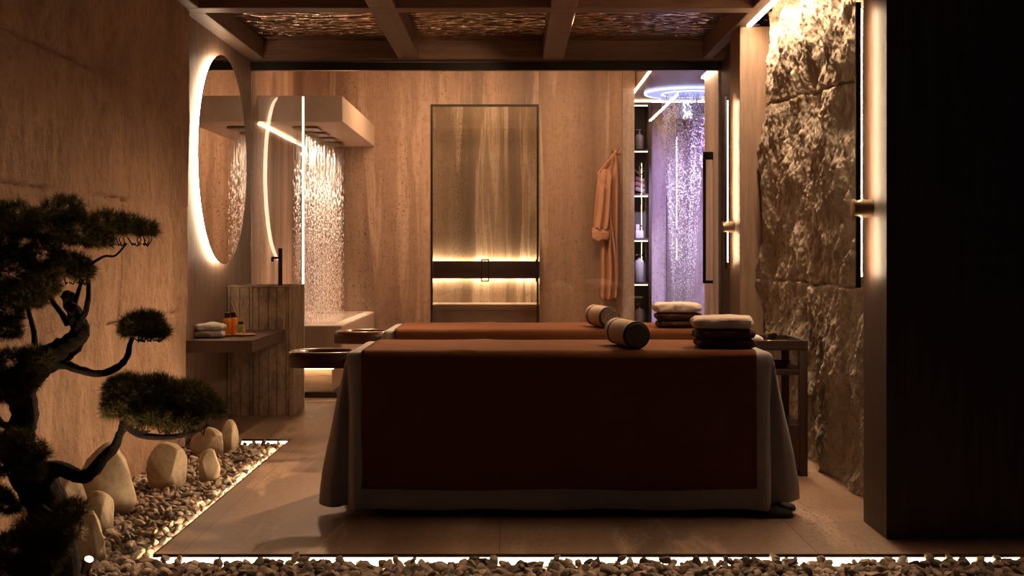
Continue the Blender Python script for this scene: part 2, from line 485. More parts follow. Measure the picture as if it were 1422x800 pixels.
# right door leaf, stone clad, with handle
d2 = build(MB().box(1.68, 1.74, YG+.06, 11.0, .01, 2.72, .004), 'door_2', M['trav_shower'], keep=True, smooth=False); tag(d2, kind='structure')
mb = MB(); yy = 10.55
mb.box(1.598, 1.622, yy-.014, yy+.014, .95, 2.05, .003); mb.box(1.62, 1.68, yy-.02, yy+.02, 1.985, 2.05, .003); mb.box(1.62, 1.68, yy-.02, yy+.02, .95, .975, .003)
build(mb, 'door_handle', M['blackmetal'], d2)
strip('light_strip', (1.655, 1.70, YG+.08, 11.0, 2.725, 2.745), M['led_wall'], 'short warm light strip on top of the stone door panel beside the violet shower')

# rough rock wall on the right
def stone_right():
    mb = MB(); y0, y1, z0, z1 = 5.655, 8.6, -.02, 2.84
    def fn(u, v):
        y = y0+(y1-y0)*u; z = z0+(z1-z0)*v
        q = Vector((y*1.0+z*.55, z*.9-y*.25, 0))
        a = .05*fbm(q*1.25+Vector((4, 2, 1)), 4)
        q2 = Vector((y*3.2+z*1.3, z*1.9-y*.4, 5)); n = noise.noise(q2*1.1)
        a += .036*(1-abs(n)*2.2)
        a += .016*fbm(q2*2.3, 5, .7)+.009*fbm(Vector((y*16+z*5, z*10, 7)), 5, .6)
        a += .010*fbm(Vector((y*40+z*12, z*26, 2)), 4, .5)+.02*abs(noise.noise(Vector((y*7+z*5, z*4-y, 9))))
        for zs in (1.03, 2.13):
            w = zs+.02*noise.noise(Vector((y*3, zs, 1)))+.06*(y-7.4)*(1 if zs > 2 else 0)
            a -= .028*math.exp(-((z-w)/.008)**2)*max(0, .7+.9*noise.noise(Vector((y*2.2, zs*5, 4))))
        a = max(-.07, min(a, .09))
        return Vector((1.735-a, y, z))
    g = mb.grid(fn, 360, 340); bm = mb.bm
    n = len(g[0])
    loops = [[g[i][-1] for i in range(len(g))], [g[-1][j] for j in range(n)], [g[0][j] for j in range(n)]]
    for lp in loops:
        back = [bm.verts.new((1.95, v.co.y, v.co.z)) for v in lp]
        for j in range(len(lp)-1): bm.faces.new((lp[j], lp[j+1], back[j+1], back[j]))
    return mb
struct(stone_right(), 'wall_right', M['stonewall_r'], 60)
struct(MB().box(1.96, 2.05, 5.65, 10.1, 0, 3.2), 'wall_right_backing', M['blackwood'], False)
struct(MB().box(1.688, 1.80, 9.001, YG-.04, 0, ZBM), 'wall_right_return', M['blackwood'], False)

# dark clad partition in the foreground
mb = MB(); mb.box(1.575, 3.3, 5.30, 5.645, 0, 3.2)
x = 1.60
struct(mb, 'wall_front', M['blackwood'], False)

# ceiling: rippled steel panels in a grid of oak beams
struct(MB().box(-2.3, 3.3, 3.9, YG-.001, ZC, ZC+.05), 'ceiling', M['ripple'], False)
t = 4
def beam(b, m):
    global t
    struct(MB().box(*b, .004, 1), 'trim_%d' % t, m, 30); t += 1
beam((-2.3, 1.573, 7.96, 8.12, ZBM, ZC), M['beam_x'])
beam((-2.3, 1.573, 5.80, 5.96, ZBM, ZC), M['beam_x'])
beam((-2.11, 1.75, 10.04, YG-.001, ZBM, ZC), M['beam_x'])
for x0, x1 in ((-2.109, -1.98), (-.905, -.735), (.245, .41), (1.52, 1.595)):
    for y0, y1 in ((4.4, 5.799), (5.961, 7.959), (8.121, 10.039)):
        if x0 < -2:
            if y1 < 8: x0_ = -2.07
            else: x0_ = x0
        else: x0_ = x0
        if x0 > 1.5 and y0 < 5.9: continue
        if x0 > 1.5 and 5.9 < y0 < 7: y0, y1 = 5.961, 8.12
        beam((x0_, x1, y0, y1, ZBM+.0005, ZC), M['beam_y'])
# posts at the right of the glass
p = tag(build(MB().box(1.556, 1.80, 8.605, 9.0, 0, 2.7495, .004, 1), 'wooden_post', M['post'], smooth=30), 'pale oak post standing between the rough rock wall and the shower', 'post')

# glass front of the wet zone
w1 = struct(MB().box(XL, 1.70, YG-.03, YG+.03, 2.68, 2.744), 'window_1', M['blackmetal'], False)
mb = MB(); mb.box(1.70, 1.745, YG-.03, YG+.03, 0, 2.744); mb.box(1.62, 1.6999, YG-.032, YG-.0301, 0, 2.744)
mb = MB(); mb.box(1.70, 1.745, YG-.03, YG+.03, 0, 2.744)
build(mb, 'window_frame', M['blackmetal'], w1, smooth=False)
build(MB().box(XL+.001, 1.699, YG-.005, YG+.005, .002, 2.679), 'glass_pane', M['glass'], w1, smooth=False)

# ------------------------------------------------------------------ sauna niche
fr = MB(); th = .02
fr.box(xa, xa+th, YW-.012, YW+.05, 0, ztop); fr.box(xb-th, xb, YW-.012, YW+.05, 0, ztop); fr.box(xa+th+.0003, xb-th-.0003, YW-.012, YW+.05, ztop-th, ztop)
d1 = struct(fr, 'door_1', M['blackmetal'], False)
build(MB().box(xa+th+.001, xb-th-.001, YW-.008, YW+.008, .01, ztop-th-.001), 'glass_pane', M['glass'], d1, smooth=False)
def frame_handle(px0, px1):
    x0, x1 = X_(px0, YW), X_(px1, YW); z1, z0 = Z_(360, YW), Z_(391, YW); mb = MB(); q = .014
    mb.box(x0, x0+q, YW-.06, YW-.045, z0, z1); mb.box(x1-q, x1, YW-.06, YW-.045, z0, z1)
    mb.box(x0+q, x1-q, YW-.06, YW-.045, z1-q, z1); mb.box(x0+q, x1-q, YW-.06, YW-.045, z0, z0+q)
    xm = (x0+x1)/2
    mb.box(xm-.01, xm+.01, YW-.046, YW-.008, z1-q, z1); mb.box(xm-.01, xm+.01, YW-.046, YW-.008, z0, z0+q)
    build(mb, 'door_handle', M['blackmetal'], d1)
frame_handle(668, 679.5); frame_handle(743.5, 747.5)
YS = 14.0
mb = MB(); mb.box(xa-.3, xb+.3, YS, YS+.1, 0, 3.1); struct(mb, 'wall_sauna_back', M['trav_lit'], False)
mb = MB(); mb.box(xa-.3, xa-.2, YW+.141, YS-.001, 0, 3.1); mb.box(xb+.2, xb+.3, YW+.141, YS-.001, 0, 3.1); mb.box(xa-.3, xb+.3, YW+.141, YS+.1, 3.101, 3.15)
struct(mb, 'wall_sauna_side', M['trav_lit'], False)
zb1, zb0 = Z_(362.5, 13.93), Z_(387, 13.93)
bn = empty('sauna_bench', ((xa+xb)/2, 13.7, 0), 'pinkish stone sauna bench with a dark brown back cushion, behind the glass door', 'bench')
build(MB().box(xa-.18, xb+.18, 13.925, 13.96, zb0, zb1, .004), 'back_cushion', M['counter'], bn)
build(MB().box(xa-.18, xb+.18, 13.9605, 13.985, zb0+.03, zb1-.03), 'rail', M['blackmetal'], bn, smooth=False)
strip('light_strip', (xa-.17, xb+.17, 13.962, 13.984, zb1-.028, zb1-.016), M['led_sconce'], 'warm light strip hidden on top of the sauna backrest rail')
strip('light_strip', (xa-.17, xb+.17, 13.962, 13.984, zb0+.012, zb0+.028), M['led_sconce'], 'warm light strip hidden under the sauna backrest rail')
zs = Z_(423, 13.45)
build(MB().box(xa-.19, xb+.19, 13.45, 13.995, zs-.06, zs, .006), 'seat', M['tub'], bn)
build(MB().box(xa-.19, xb+.19, 13.50, 13.995, 0, zs-.061), 'bench_base', M['tub'], bn, smooth=False)

# ------------------------------------------------------------------ bulkhead, rain heads, tub on the left
ZU = 2.295; XBk = -1.408; YF = 10.46
bk = tag(build(MB().box(XL+.001, XBk, YF, YW-.001, ZU, 2.51, .003, 1), 'ceiling_bulkhead', M['plaster'], keep=True, smooth=30), kind='structure')
strip('light_strip', (XL+.002, XL+.010, YF+.01, YW-.02, ZU-.022, ZU-.012), M['led_cove'], 'warm light strip along the left wall under the pale shower bulkhead')
rng = random.Random(5)
def drops(segs, mat, name, label, kind='stuff', group=None, ns=6):
    """segs: list of (centre, half-length, radius) upright spindles"""
    V = []; Fc = []
    c0, l0, r0 = zip(*segs)
    base = np.array([[math.cos(2*PI*k/4), math.sin(2*PI*k/4), 0] for k in range(4)]+[[0, 0, 1], [0, 0, -1]])
    fb = np.array([[0, 1, 4], [1, 2, 4], [2, 3, 4], [3, 0, 4], [1, 0, 5], [2, 1, 5], [3, 2, 5], [0, 3, 5]])
    c = np.array([list(q) for q in c0]); sc_ = np.stack([np.array(r0), np.array(r0), np.array(l0)], 1)
    V = (base[None]*sc_[:, None, :]+c[:, None, :]).reshape(-1, 3)
    Fc = (fb[None]+(np.arange(len(c))*6)[:, None, None]).reshape(-1, 3)
    o = rawmesh(name, V, Fc, mat)
    return tag(o, label, 'water', group, kind)
places = ['first and nearest', 'second', 'third', 'fourth and farthest']
for k in range(4):
    yc = 10.95+.50*k
    hd = empty('rain_shower_head', (-1.78, yc, ZU-.03), 'square rain shower head under the pale bulkhead, the %s of the row' % places[k], 'shower head', 'rain shower heads under the bulkhead')
    build(MB().box(-1.89, -1.67, yc-.13, yc+.13, ZU-.022, ZU-.004, .003), 'spray_plate', M['bronze'], hd)
    build(MB().box(-1.87, -1.69, yc-.11, yc+.11, ZU-.0035, ZU+.0, 0), 'mounting_plate', M['blackmetal'], hd, smooth=False)
    segs = []
    ztub = .6
    for a in range(120):
        x = rng.uniform(-1.885, -1.675); y = yc+rng.uniform(-.125, .125)
        z = ZU-.024
        L = rng.uniform(.1, .7); segs.append(((x, y, z-L/2), L/2, rng.uniform(.0009, .0018)))
        z -= L
        while z > ztub:
            L = rng.uniform(.012, .09) if z > 1.7 else rng.uniform(.006, .04)
            segs.append(((x+rng.gauss(0, .004), y+rng.gauss(0, .004), z-L/2), L/2, rng.uniform(.0015, .0036)))
            z -= L+rng.uniform(.01, .10)
    drops(segs, M['water'], 'falling_water', 'sheet of fine falling water below the rain shower head, the %s of the row' % places[k], group='water falling into the tub')

tb = empty('plunge_tub', ((XL+XBk)/2, 11.7, 0), 'pale stone plunge tub with a rounded front corner under the rain showers', 'tub')
def tub():
    mb = MB(); x0, x1, y0, y1 = XL+.003, XBk, YF, YW-.003
    mb.box(x0, x1, y0, y1, .25, .607, .018, 3)
    return mb
o = build(tub(), 'tub_shell', M['tub'], tb)
build(MB().box(XL+.1, XBk-.09, YF+.12, YW-.12, .607, .6085), 'water_surface', M['wateronpool'], tb, smooth=False)
build(MB().box(XL+.003, XBk-.10, YF+.09, YW-.003, .045, .25), 'tub_plinth', M['tubbase'], tb, smooth=False)
build(MB().box(XL+.003, XBk-.05, YF+.01, YW-.003, 0, .045), 'kick_plate', M['darkplastic'], tb, smooth=False)
strip('light_strip', (XL+.01, XBk-.08, YF+.035, YF+.055, .236, .249), M['led'], 'warm light strip tucked under the lip of the plunge tub')

# glowing strip added in place of a bright line reflected in the glass
lp = empty('reflection_line', (-1.637, 9.88, 0), 'slim upright glowing strip imitating a reflection in the glass behind the ribbed marble washstand', 'imitated reflection')
build(MB().box(-1.6455, -1.6285, 9.882, 9.892, 0.0, 2.435), 'line_backing', M['bronze'], lp, smooth=False)
build(MB().box(-1.6445, -1.6295, 9.876, 9.8818, .02, 2.43), 'reflected_line', M['reflected_glow'], lp, smooth=False)

# ------------------------------------------------------------------ mirror
mc = Vector((-2.06, 9.03, 1.868)); RM = .745
mr = empty('round_mirror', (XL, mc.y, mc.z-RM), 'large round mirror with a glowing rim on the ribbed wood wall', 'mirror')
def disc_x(x0, x1, r, c, n=96, ri=0):
    mb = MB()
    if not ri: mb.lathe([(r, x0-c.x), (r, x1-c.x)], c, 'x', n)
    else:
        prof = [(r, x0-c.x), (r, x1-c.x), (ri, x1-c.x), (ri, x0-c.x), (r, x0-c.x)]
        mb.lathe(prof, c, 'x', n, cap=False); bmesh.ops.remove_doubles(mb.bm, verts=mb.bm.verts, dist=1e-6)
    return mb
build(disc_x(-2.066, -2.060, RM, mc), 'mirror_glass', M['mirror'], mr, smooth=30)
build(disc_x(XL+.001, -2.0665, RM-.05, mc), 'backing', M['blackmetal'], mr, smooth=30)
build(disc_x(-2.10, -2.072, RM-.012, mc, ri=RM-.045), 'light_ring', M['led_ring'], mr, smooth=30)

# ------------------------------------------------------------------ washstand
ws = empty('washstand', (-1.87, 9.57, 0), 'ribbed brown marble pedestal washstand below the round mirror', 'washstand')
def flutes():
    mb = MB(); r = random.Random(3); x0, x1, y0, y1, z0, z1 = XL+.004, -1.62, 9.32, 9.83, 0, .955
    mb.box(x0, x1-.008, y0+.008, y1, z0, z1-.006)
    x = x0
    while x < x1-.008:
        w = min(r.choice([.018, .024, .045, .06, .07]), x1-.008-x)
        if w < .012: break
        mb.box(x+.003, x+w-.003, y0, y0+.012, z0, z1-.006, .002, 1); x += w
    y = y0+.010
    while y < y1-.01:
        w = min(r.choice([.02, .03, .06, .07]), y1-y)
        if w < .012: break
        mb.box(x1-.012, x1, y+.003, y+w-.003, z0, z1-.006, .002, 1); y += w
    return mb
build(flutes(), 'pedestal', M['marble'], ws, smooth=30)
mb = MB(); x0, x1, y0, y1 = XL+.002, -1.618, 9.318, 9.832
mb.box(x0, x1, y0, y0+.03, .9495, .962); mb.box(x0, x1, y1-.03, y1, .9495, .962)
mb.box(x0, x0+.03, y0+.0301, y1-.0301, .9495, .962); mb.box(x1-.03, x1, y0+.0301, y1-.0301, .9495, .962)
build(mb, 'basin_rim', M['marble'], ws, smooth=False)
fx, fy = -1.765, 9.60
fa = empty('tall_tap', (fx, fy, .95), 'tall black tap with a short spout standing on the washstand', 'tap')
build(MB().lathe([(.016, .0), (.016, .29)], (fx, fy, .95), 'z', 20), 'tap_body', M['blackmetal'], fa)
build(MB().tube([(fx-.002, fy, 1.165), (fx-.062, fy, 1.168)], .009, 12).lathe([(.010, -.03), (.010, .004)], (fx-.06, fy, 1.168), 'z', 14), 'spout', M['blackmetal'], fa)
build(MB().tube([(fx, fy-.014, 1.10), (fx, fy-.04, 1.10)], .006, 10), 'lever', M['blackmetal'], fa)

# counter shelf
cs = tag(build(MB().box(XL+.003, -1.68, 8.145, 9.315, .558, .637, .002, 1), 'floating_counter', M['counter'], smooth=30), 'dark brown floating counter running from the stone wall to the washstand', 'counter')
ZT = .637
# towels ---------------------------------------------------------------
def towel_mesh(w, dpt, h, seed, layers=2, c=(0, 0, 0), tilt=0, side='both', wob=1.0):
    """folded towel: rounded slab whose sides are creased between its layers"""
    mb = MB(); nx, ny, nz = 26, 22, 4*layers+2
    c = Vector(c); s = Vector((seed*3.7, seed*1.3, seed))
    def sq(a, b, e): # superellipse radial
        return (abs(a)**e+abs(b)**e)**(1/e)
    # build by rings around outline x layers in z
    n = 96
    rows = []
    for j in range(nz+1):
        v = j/nz; zz = v*h
        lay = v*layers; fr_ = lay-math.floor(lay) if v < 1 else 1.0
        edge = math.sqrt(max(0, 1-(2*fr_-1)**2)) if 0 < v < 1 else 0
        inset = (h/layers/2)*(1-edge)*.7
        if v in (0, 1): inset = h/layers/2*.72
        row = []
        for k in range(n):
            a = 2*PI*k/n; ca, sa = math.cos(a), math.sin(a); e = 7.0
            r = 1/((abs(ca)**e+abs(sa)**e)**(1/e))
            # the long front side shows the fold (smooth), the others the creases
            fold = 1.0
            if side == 'right' and ca < -.5: fold = .25
            ins = inset*fold if 0 < v < 1 else inset
            x = ca*r*(w/2-ins); y = sa*r*(dpt/2-ins)
            nn = fbm(Vector((x*16, y*16, zz*22))+s, 4)
            x += ca*.010*nn*wob; y += sa*.010*nn*wob
            row.append(mb.bm.verts.new(c+Vector((x, y, zz+.004*wob*noise.noise(Vector((x*9, y*9, zz*5))+s)*(0 if j == 0 else 1)))))
        rows.append(row)
    for a, b in zip(rows, rows[1:]):
        for k in range(n): mb.bm.faces.new((a[k], a[(k+1) % n], b[(k+1) % n], b[k]))
    # caps: concentric rings
    for row, zz, sg in ((rows[0], 0, 0), (rows[-1], h, 1)):
        prev = row
        for q in (.8, .55, .28):
            ring = []
            for k in range(n):
                p0 = row[k].co-c
                x, y = p0.x*q, p0.y*q
                ring.append(mb.bm.verts.new(c+Vector((x, y, zz+sg*(.004*wob*noise.noise(Vector((x*12, y*12, 1))+s)+.006*(1-q)*wob)))))
            for k in range(n): mb.bm.faces.new((prev[k], prev[(k+1) % n], ring[(k+1) % n], ring[k]))
            prev = ring
        mb.bm.faces.new(prev)
    if tilt:
        R = Matrix.Rotation(tilt, 4, 'Z')
        mb.disp(lambda p: c+(R @ (p-c)))
    return mb
def towel(name, mat, label, group, w, dpt, h, seed, c, **k):
    o = build(towel_mesh(w, dpt, h, seed, c=c, **k), name, mat, smooth=70)
    return tag(o, label, 'towel', group)
tc = Vector((X_(292, 8.45), 8.45, ZT+.004))
towel('folded_towel', M['towelwhite'], 'white folded hand towel, lower of the two on the counter', 'hand towels on the counter', .20, .17, .040, 1, tc, layers=1, wob=1.5)
towel('folded_towel', M['towelwhite'], 'white folded hand towel, upper of the two on the counter', 'hand towels on the counter', .185, .16, .044, 2, tc+Vector((.004, 0, .044)), layers=1, wob=1.8)
# tray with bottles and diffuser
ty = 8.62
tx = X_(338, ty)
tr = MB(); tr.lathe([(.02, 0), (.075, .001), (.088, .010), (.084, .0125), (.07, .006), (.02, .0055)], (0, 0, 0), 'z', 40)
tr.disp(lambda p: Vector((p.x*1.45+tx-.04, p.y+ty, p.z+ZT+.0005)))
tag(build(tr, 'oval_tray', M['traywood'], smooth=50), 'oval orange wood tray under the bottles on the counter', 'tray')
zt = ZT+.008
def bot(name, x, y, r, h, capr, caph, label, mat, sq=False):
    e = empty(name, (x, y, zt), label, 'bottle', 'orange bottles on the tray')
    build(MB().lathe([(r*.9, 0), (r, .006), (r, h-.008), (r*.85, h), (capr*.8, h+.002)], (x, y, zt), 'z', 28), 'bottle_body', mat, e, smooth=40)
    build(MB().lathe([(capr, 0), (capr, caph-.003), (capr-.003, caph)], (x, y, zt+h+.0022), 'z', 20), 'cap', M['darkplastic'], e, smooth=40)
bot('orange_bottle', X_(315.5, 8.62), 8.62, .027, .112, .018, .038, 'orange bottle with black cap on the tray, the one further left', M['orange'])
bot('orange_bottle', X_(324.5, 8.68), 8.68, .027, .112, .018, .038, 'orange bottle with black cap on the tray, half behind the reed diffuser', M['orange'])
dx, dy = X_(334, 8.58), 8.58
df = empty('reed_diffuser', (dx, dy, zt), 'glass reed diffuser with green sprigs and pale reeds on the tray', 'diffuser')
def clear_liquid():
    m, nt, b, o = newmat('clear_jar_glass')
    b.inputs['Base Color'].default_value = (.9, .85, .6, 1); b.inputs['Transmission Weight'].default_value = .9
    b.inputs['Roughness'].default_value = .05; b.inputs['IOR'].default_value = 1.3
    return m
build(MB().lathe([(.026, 0), (.034, .004), (.034, .058), (.028, .068), (.014, .072)], (dx, dy, zt), 'z', 28), 'jar', clear_liquid(), df, smooth=40)
build(MB().lathe([(.0175, 0), (.0175, .018)], (dx, dy, zt+.0722), 'z', 24), 'collar', M['darkplastic'], df, smooth=40)
for k, (a, b) in enumerate(((-.085, .0), (-.055, .02), (.004, -.01), (.05, .01), (.078, -.01))):
    build(MB().tube([(dx+a*.08, dy+b*.08, zt+.085), (dx+a*.75, dy+b, zt+.235+.01*(k % 2))], .0028, 6), 'reed', M['reed'], df)
mb = MB()
for k in range(9):
    a = k*.7; mb.tube([(dx+.004*math.cos(a), dy+.004*math.sin(a), zt+.045), (dx+.015*math.cos(a), dy+.015*math.sin(a), zt+.03), (dx+.023*math.cos(a), dy+.023*math.sin(a), zt+.010)], [.002, .004, .001], 5)
build(mb, 'sprig', M['leafgreen'], df)

# ------------------------------------------------------------------ massage beds
ZB = .75
def make_bed(dy=0):
    X0, X1, Y0, Y1 = -.755, 1.19, 5.74, 6.48
    e = empty('massage_bed', ((X0+X1)/2, (Y0+Y1)/2, 0), '', 'massage bed', 'massage beds')
    build(MB().box(X0+.02, X1-.02, Y0+.02, Y1-.02, .62, ZB-.012, .02, 3), 'mattress', M['cork'], e)
    build(MB().box(X0+.12, X1-.12, Y0+.10, Y1-.10, .0, .619, .01), 'bed_base', M['blackwood'], e)
    # face cradle
    c = Vector((-.905, 6.13, 0)); ring = MB(); n = 72
    prof = [(1, .62), (1, .70), (.955, .716), (.90, .722), (.78, .722), (.70, .716), (.66, .70), (.66, .62)]
    rx, ry = .185, .17
    def rr(q, part):
        mb = MB(); rows = []
        for k in range(n):
            a = 2*PI*k/n; ca, sa = math.cos(a), math.sin(a); ee = 2.4
            r = 1/((abs(ca)**ee+abs(sa)**ee)**(1/ee))
            rows.append([mb.bm.verts.new((c.x+ca*r*rx*s, c.y+sa*r*ry*s, z)) for s, z in part])
        m_ = len(part)
        for k in range(n):
            for j in range(m_): mb.bm.faces.new((rows[k][j], rows[(k+1) % n][j], rows[(k+1) % n][(j+1) % m_], rows[k][(j+1) % m_]))
        return mb
    fcr = build(rr(1, [(1, .655), (1.0, .708), (.95, .716), (.70, .716), (.64, .705), (.64, .655)]), 'face_cradle', M['leather'], e, smooth=50)
    build(rr(1, [(.985, .7135), (.965, .7235), (.9, .729), (.76, .729), (.70, .7235), (.68, .7162), (.8, .7165), (.95, .7165)]), 'face_cushion', M['leatherpale'], fcr, smooth=60)
    build(MB().box(-.735, -.70, 6.0, 6.26, .64, .69, .006), 'cradle_bracket', M['blackmetal'], e)
    return e
def sheet_mesh():
    X0, X1, Y0, Y1 = -.758, 1.193, 5.737, 6.483; mb = MB()
    cx, cy = (X0+X1)/2, (Y0+Y1)/2; rc = .03
    # perimeter samples
    per = []
    def arc(ax, ay, a0):
        for k in range(19): a = a0+PI/2*k/18; per.append((ax+rc*math.cos(a), ay+rc*math.sin(a), math.cos(a), math.sin(a), abs(math.sin(2*(PI/2*k/18)))))
    def line(xa, ya, xb_, yb_, nx, ny, n):
        for k in range(1, n): t_ = k/n; per.append((xa+(xb_-xa)*t_, ya+(yb_-ya)*t_, nx, ny, 0))
    arc(X1-rc, Y0+rc, -PI/2); line(X1, Y0+rc, X1, Y1-rc, 1, 0, 70); arc(X1-rc, Y1-rc, 0)
    line(X1-rc, Y1, X0+rc, Y1, 0, 1, 80); arc(X0+rc, Y1-rc, PI/2); line(X0, Y1-rc, X0, Y0+rc, -1, 0, 70)
    arc(X0+rc, Y0+rc, PI); line(X0+rc, Y0, X1-rc, Y0, 0, -1, 200)
    n = len(per); rows = []
    NV = 34
    for k, (x, y, nx, ny, cr) in enumerate(per):
        row = []
        sgx = 1 if x > cx else -1; sgy = 1 if y > cy else -1
        # signed run of cloth from the corner: + along the end, - along the long side
        ex, ey = abs(x-(X1 if sgx > 0 else X0)), abs(y-(Y1 if sgy > 0 else Y0))
        run = ey-ex
        end_l = math.exp(-((run-.085)/.07)**2); fr_l = math.exp(-((run+.05)/.026)**2); cr_l = math.exp(-((run-.0)/.018)**2)
        if max(ex, ey) > .4: end_l = fr_l = cr_l = 0
        for j in range(NV):
            v = j/(NV-1)
            if j < 4: # shoulder
                a = PI/2*j/3; r = .03; px = x-nx*r+nx*r*math.sin(a); py = y-ny*r+ny*r*math.sin(a); z = ZB-r+r*math.cos(a)
                row.append(mb.bm.verts.new((px, py, z))); continue
            tt = (j-3)/(NV-4); zh = .036+.028*end_l+.012*math.sin(k*.11)*(.3 if ny < -.5 else 1)
            z = (ZB-.03)+(zh-(ZB-.03))*tt
            o = .004+.010*tt; g = min(1, tt*1.15)**.9
            f1 = (.026 if abs(nx) > .5 else .0025)*math.sin(y*26+1.2)*g*(1-end_l)
            px = x+nx*(o+f1)+sgx*(.115*end_l*g-.03*cr_l*g+.0*fr_l)
            py = y+ny*(o+f1*.6)+sgy*(.030*fr_l*g*(1 if ny*sgy > .2 else 0)-.065*cr_l*min(1, tt*3)+.015*end_l*g)
            lump = .006*g*fbm(Vector((px*12, py*12, z*6)), 2)*(1 if max(end_l, fr_l) > .2 else .2)
            row.append(mb.bm.verts.new((px+nx*lump, py+ny*lump, z)))
        rows.append(row)
    for k in range(n):
        a, b = rows[k], rows[(k+1) % n]
        for j in range(NV-1): mb.bm.faces.new((a[j], b[j], b[j+1], a[j+1]))
    mb.bm.faces.new([r[0] for r in rows])
    return mb
def blanket_mesh():
    mb = MB(); x0, x1 = -.685, 1.112; Y0, Y1 = 5.725, 6.495; r = .038; zt_ = ZB+.007
    prof = []
    for k in range(22): prof.append((Y0-.010*(1-k/21), .128+(zt_-r-.128)*k/21))
    for k in range(1, 9): a = PI/2*k/8; prof.append((Y0+r-r*math.cos(a), zt_-r+r*math.sin(a)))
    for k in range(1, 14): prof.append((Y0+r+(Y1-Y0-2*r)*k/14, zt_))
    for k in range(9): a = PI/2*k/8; prof.append((Y1-r+r*math.sin(a), zt_-r+r*math.cos(a)))
    for k in range(1, 10): prof.append((Y1, (zt_-r)+(.3-zt_+r)*k/9))
    m_ = len(prof)
    def fn(u, v):
        x = x0+(x1-x0)*u; y, z = prof[round(v*(m_-1))]
        n_ = noise.noise(Vector((x*2.3, z*1.2, y)))
        if y < Y0+.001: y += .004*n_
        if z > zt_-.002: # small raised creases in the top
            z += .0035*max(0, math.sin((x*1.0+(y-6.1)*.9)*9))**12+.002*noise.noise(Vector((x*3, y*5, 1)))+.001
        if z < .14: z += .004*math.sin(x*7)
        return Vector((x, y, z))
    mb.grid(fn, 90, m_)
    return mb
bed1 = make_bed(); bed1['label'] = 'massage bed with a dark oval face cradle, the nearer one in front'
bed2 = copy_tree(bed1); bed2.location.y += 1.61; bed2['label'] = 'massage bed with a dark oval face cradle, the farther one behind'
sh1 = tag(build(sheet_mesh(), 'bed_sheet', M['sheet'], smooth=70, mods=[('SOLIDIFY', dict(thickness=.004, offset=-1))]), 'grey linen sheet draped to the floor over the nearer massage bed', 'sheet', 'sheets on the massage beds')
sh2 = sh1.copy(); COL.objects.link(sh2); sh2.location.y += 1.61; sh2['label'] = 'grey linen sheet draped over the farther massage bed'
bl1 = tag(build(blanket_mesh(), 'blanket', M['brownblanket'], smooth=70, mods=[('SOLIDIFY', dict(thickness=.006, offset=-1))]), 'dark brown blanket hanging down the front of the nearer massage bed', 'blanket', 'blankets on the massage beds')
bl2 = bl1.copy(); COL.objects.link(bl2); bl2.location.y += 1.61; bl2['label'] = 'brown blanket lying over the farther massage bed'

# bolsters
ZTOP = ZB+.0105
def bolster(p0, p1, r, label, capmat):
    p0, p1 = Vector(p0), Vector(p1); L = (p1-p0).length; dr = (p1-p0).normalized()
    e = empty('roll_bolster', ((p0+p1)/2)-Vector((0, 0, r)), label, 'bolster', 'roll bolsters on the beds')
    q = dr.to_track_quat('Z', 'Y').to_matrix().to_4x4(); q.translation = p0
    def lt(prof, name, mat, par, **k):
        mb = MB().lathe(prof, (0, 0, 0), 'z', 48); mb.disp(lambda p: q @ p); return build(mb, name, mat, par, smooth=50)
    lt([(r*.9, .006), (r*.97, .010), (r*.975, L-.010), (r*.9, L-.006)], 'bolster_cover', M['cork'], e)
    lt([(r*.86, -.001), (r, .004), (r*1.0, .022), (r*.98, .024)], 'end_rim', M['rubber'], e)
    lt([(r*.82, -.004), (r*.84, -.002), (r*.84, .003)], 'end_cap', capmat, e)
    lt([(r*.985, L-.075), (r*1.003, L-.073), (r*1.003, L-.045), (r*.985, L-.043)], 'strap', M['rubber'], e)
    lt([(r*.98, L-.02), (r, L-.017), (r, L-.003), (r*.86, L+.002)], 'end_rim', M['cork'], e)
    return e
rb = .064
bolster((.572, 5.775, ZTOP+rb), (.51, 6.13, ZTOP+rb), rb, 'cream roll bolster with a plain dark end on the nearer bed', M['leather_disc'])
bolster((.572, 7.375, ZTOP+rb), (.505, 7.71, ZTOP+rb), rb, 'cream roll bolster with a woven end on the farther bed', M['woven'])
# towel stacks
for yy, who in ((5.93, 'nearer'), (7.55, 'farther')):
    c = Vector((1.0, yy, ZTOP+.002)); g = 'towels stacked on the %s bed' % who
    towel('folded_towel', M['towelbrown'], 'dark brown folded towel at the bottom of the stack on the %s bed' % who, g, .265, .24, .036, yy, c, layers=1)
    towel('folded_towel', M['towelbrown'], 'dark brown folded towel in the middle of the stack on the %s bed' % who, g, .275, .245, .038, yy+1, c+Vector((-.006, 0, .043)), layers=1)
    towel('folded_towel', M['towelcream'], 'cream folded towel on top of the stack on the %s bed' % who, g, .28, .25, .052, yy+2, c+Vector((-.014, 0, .089)), layers=1, wob=1.6, tilt=-.05)

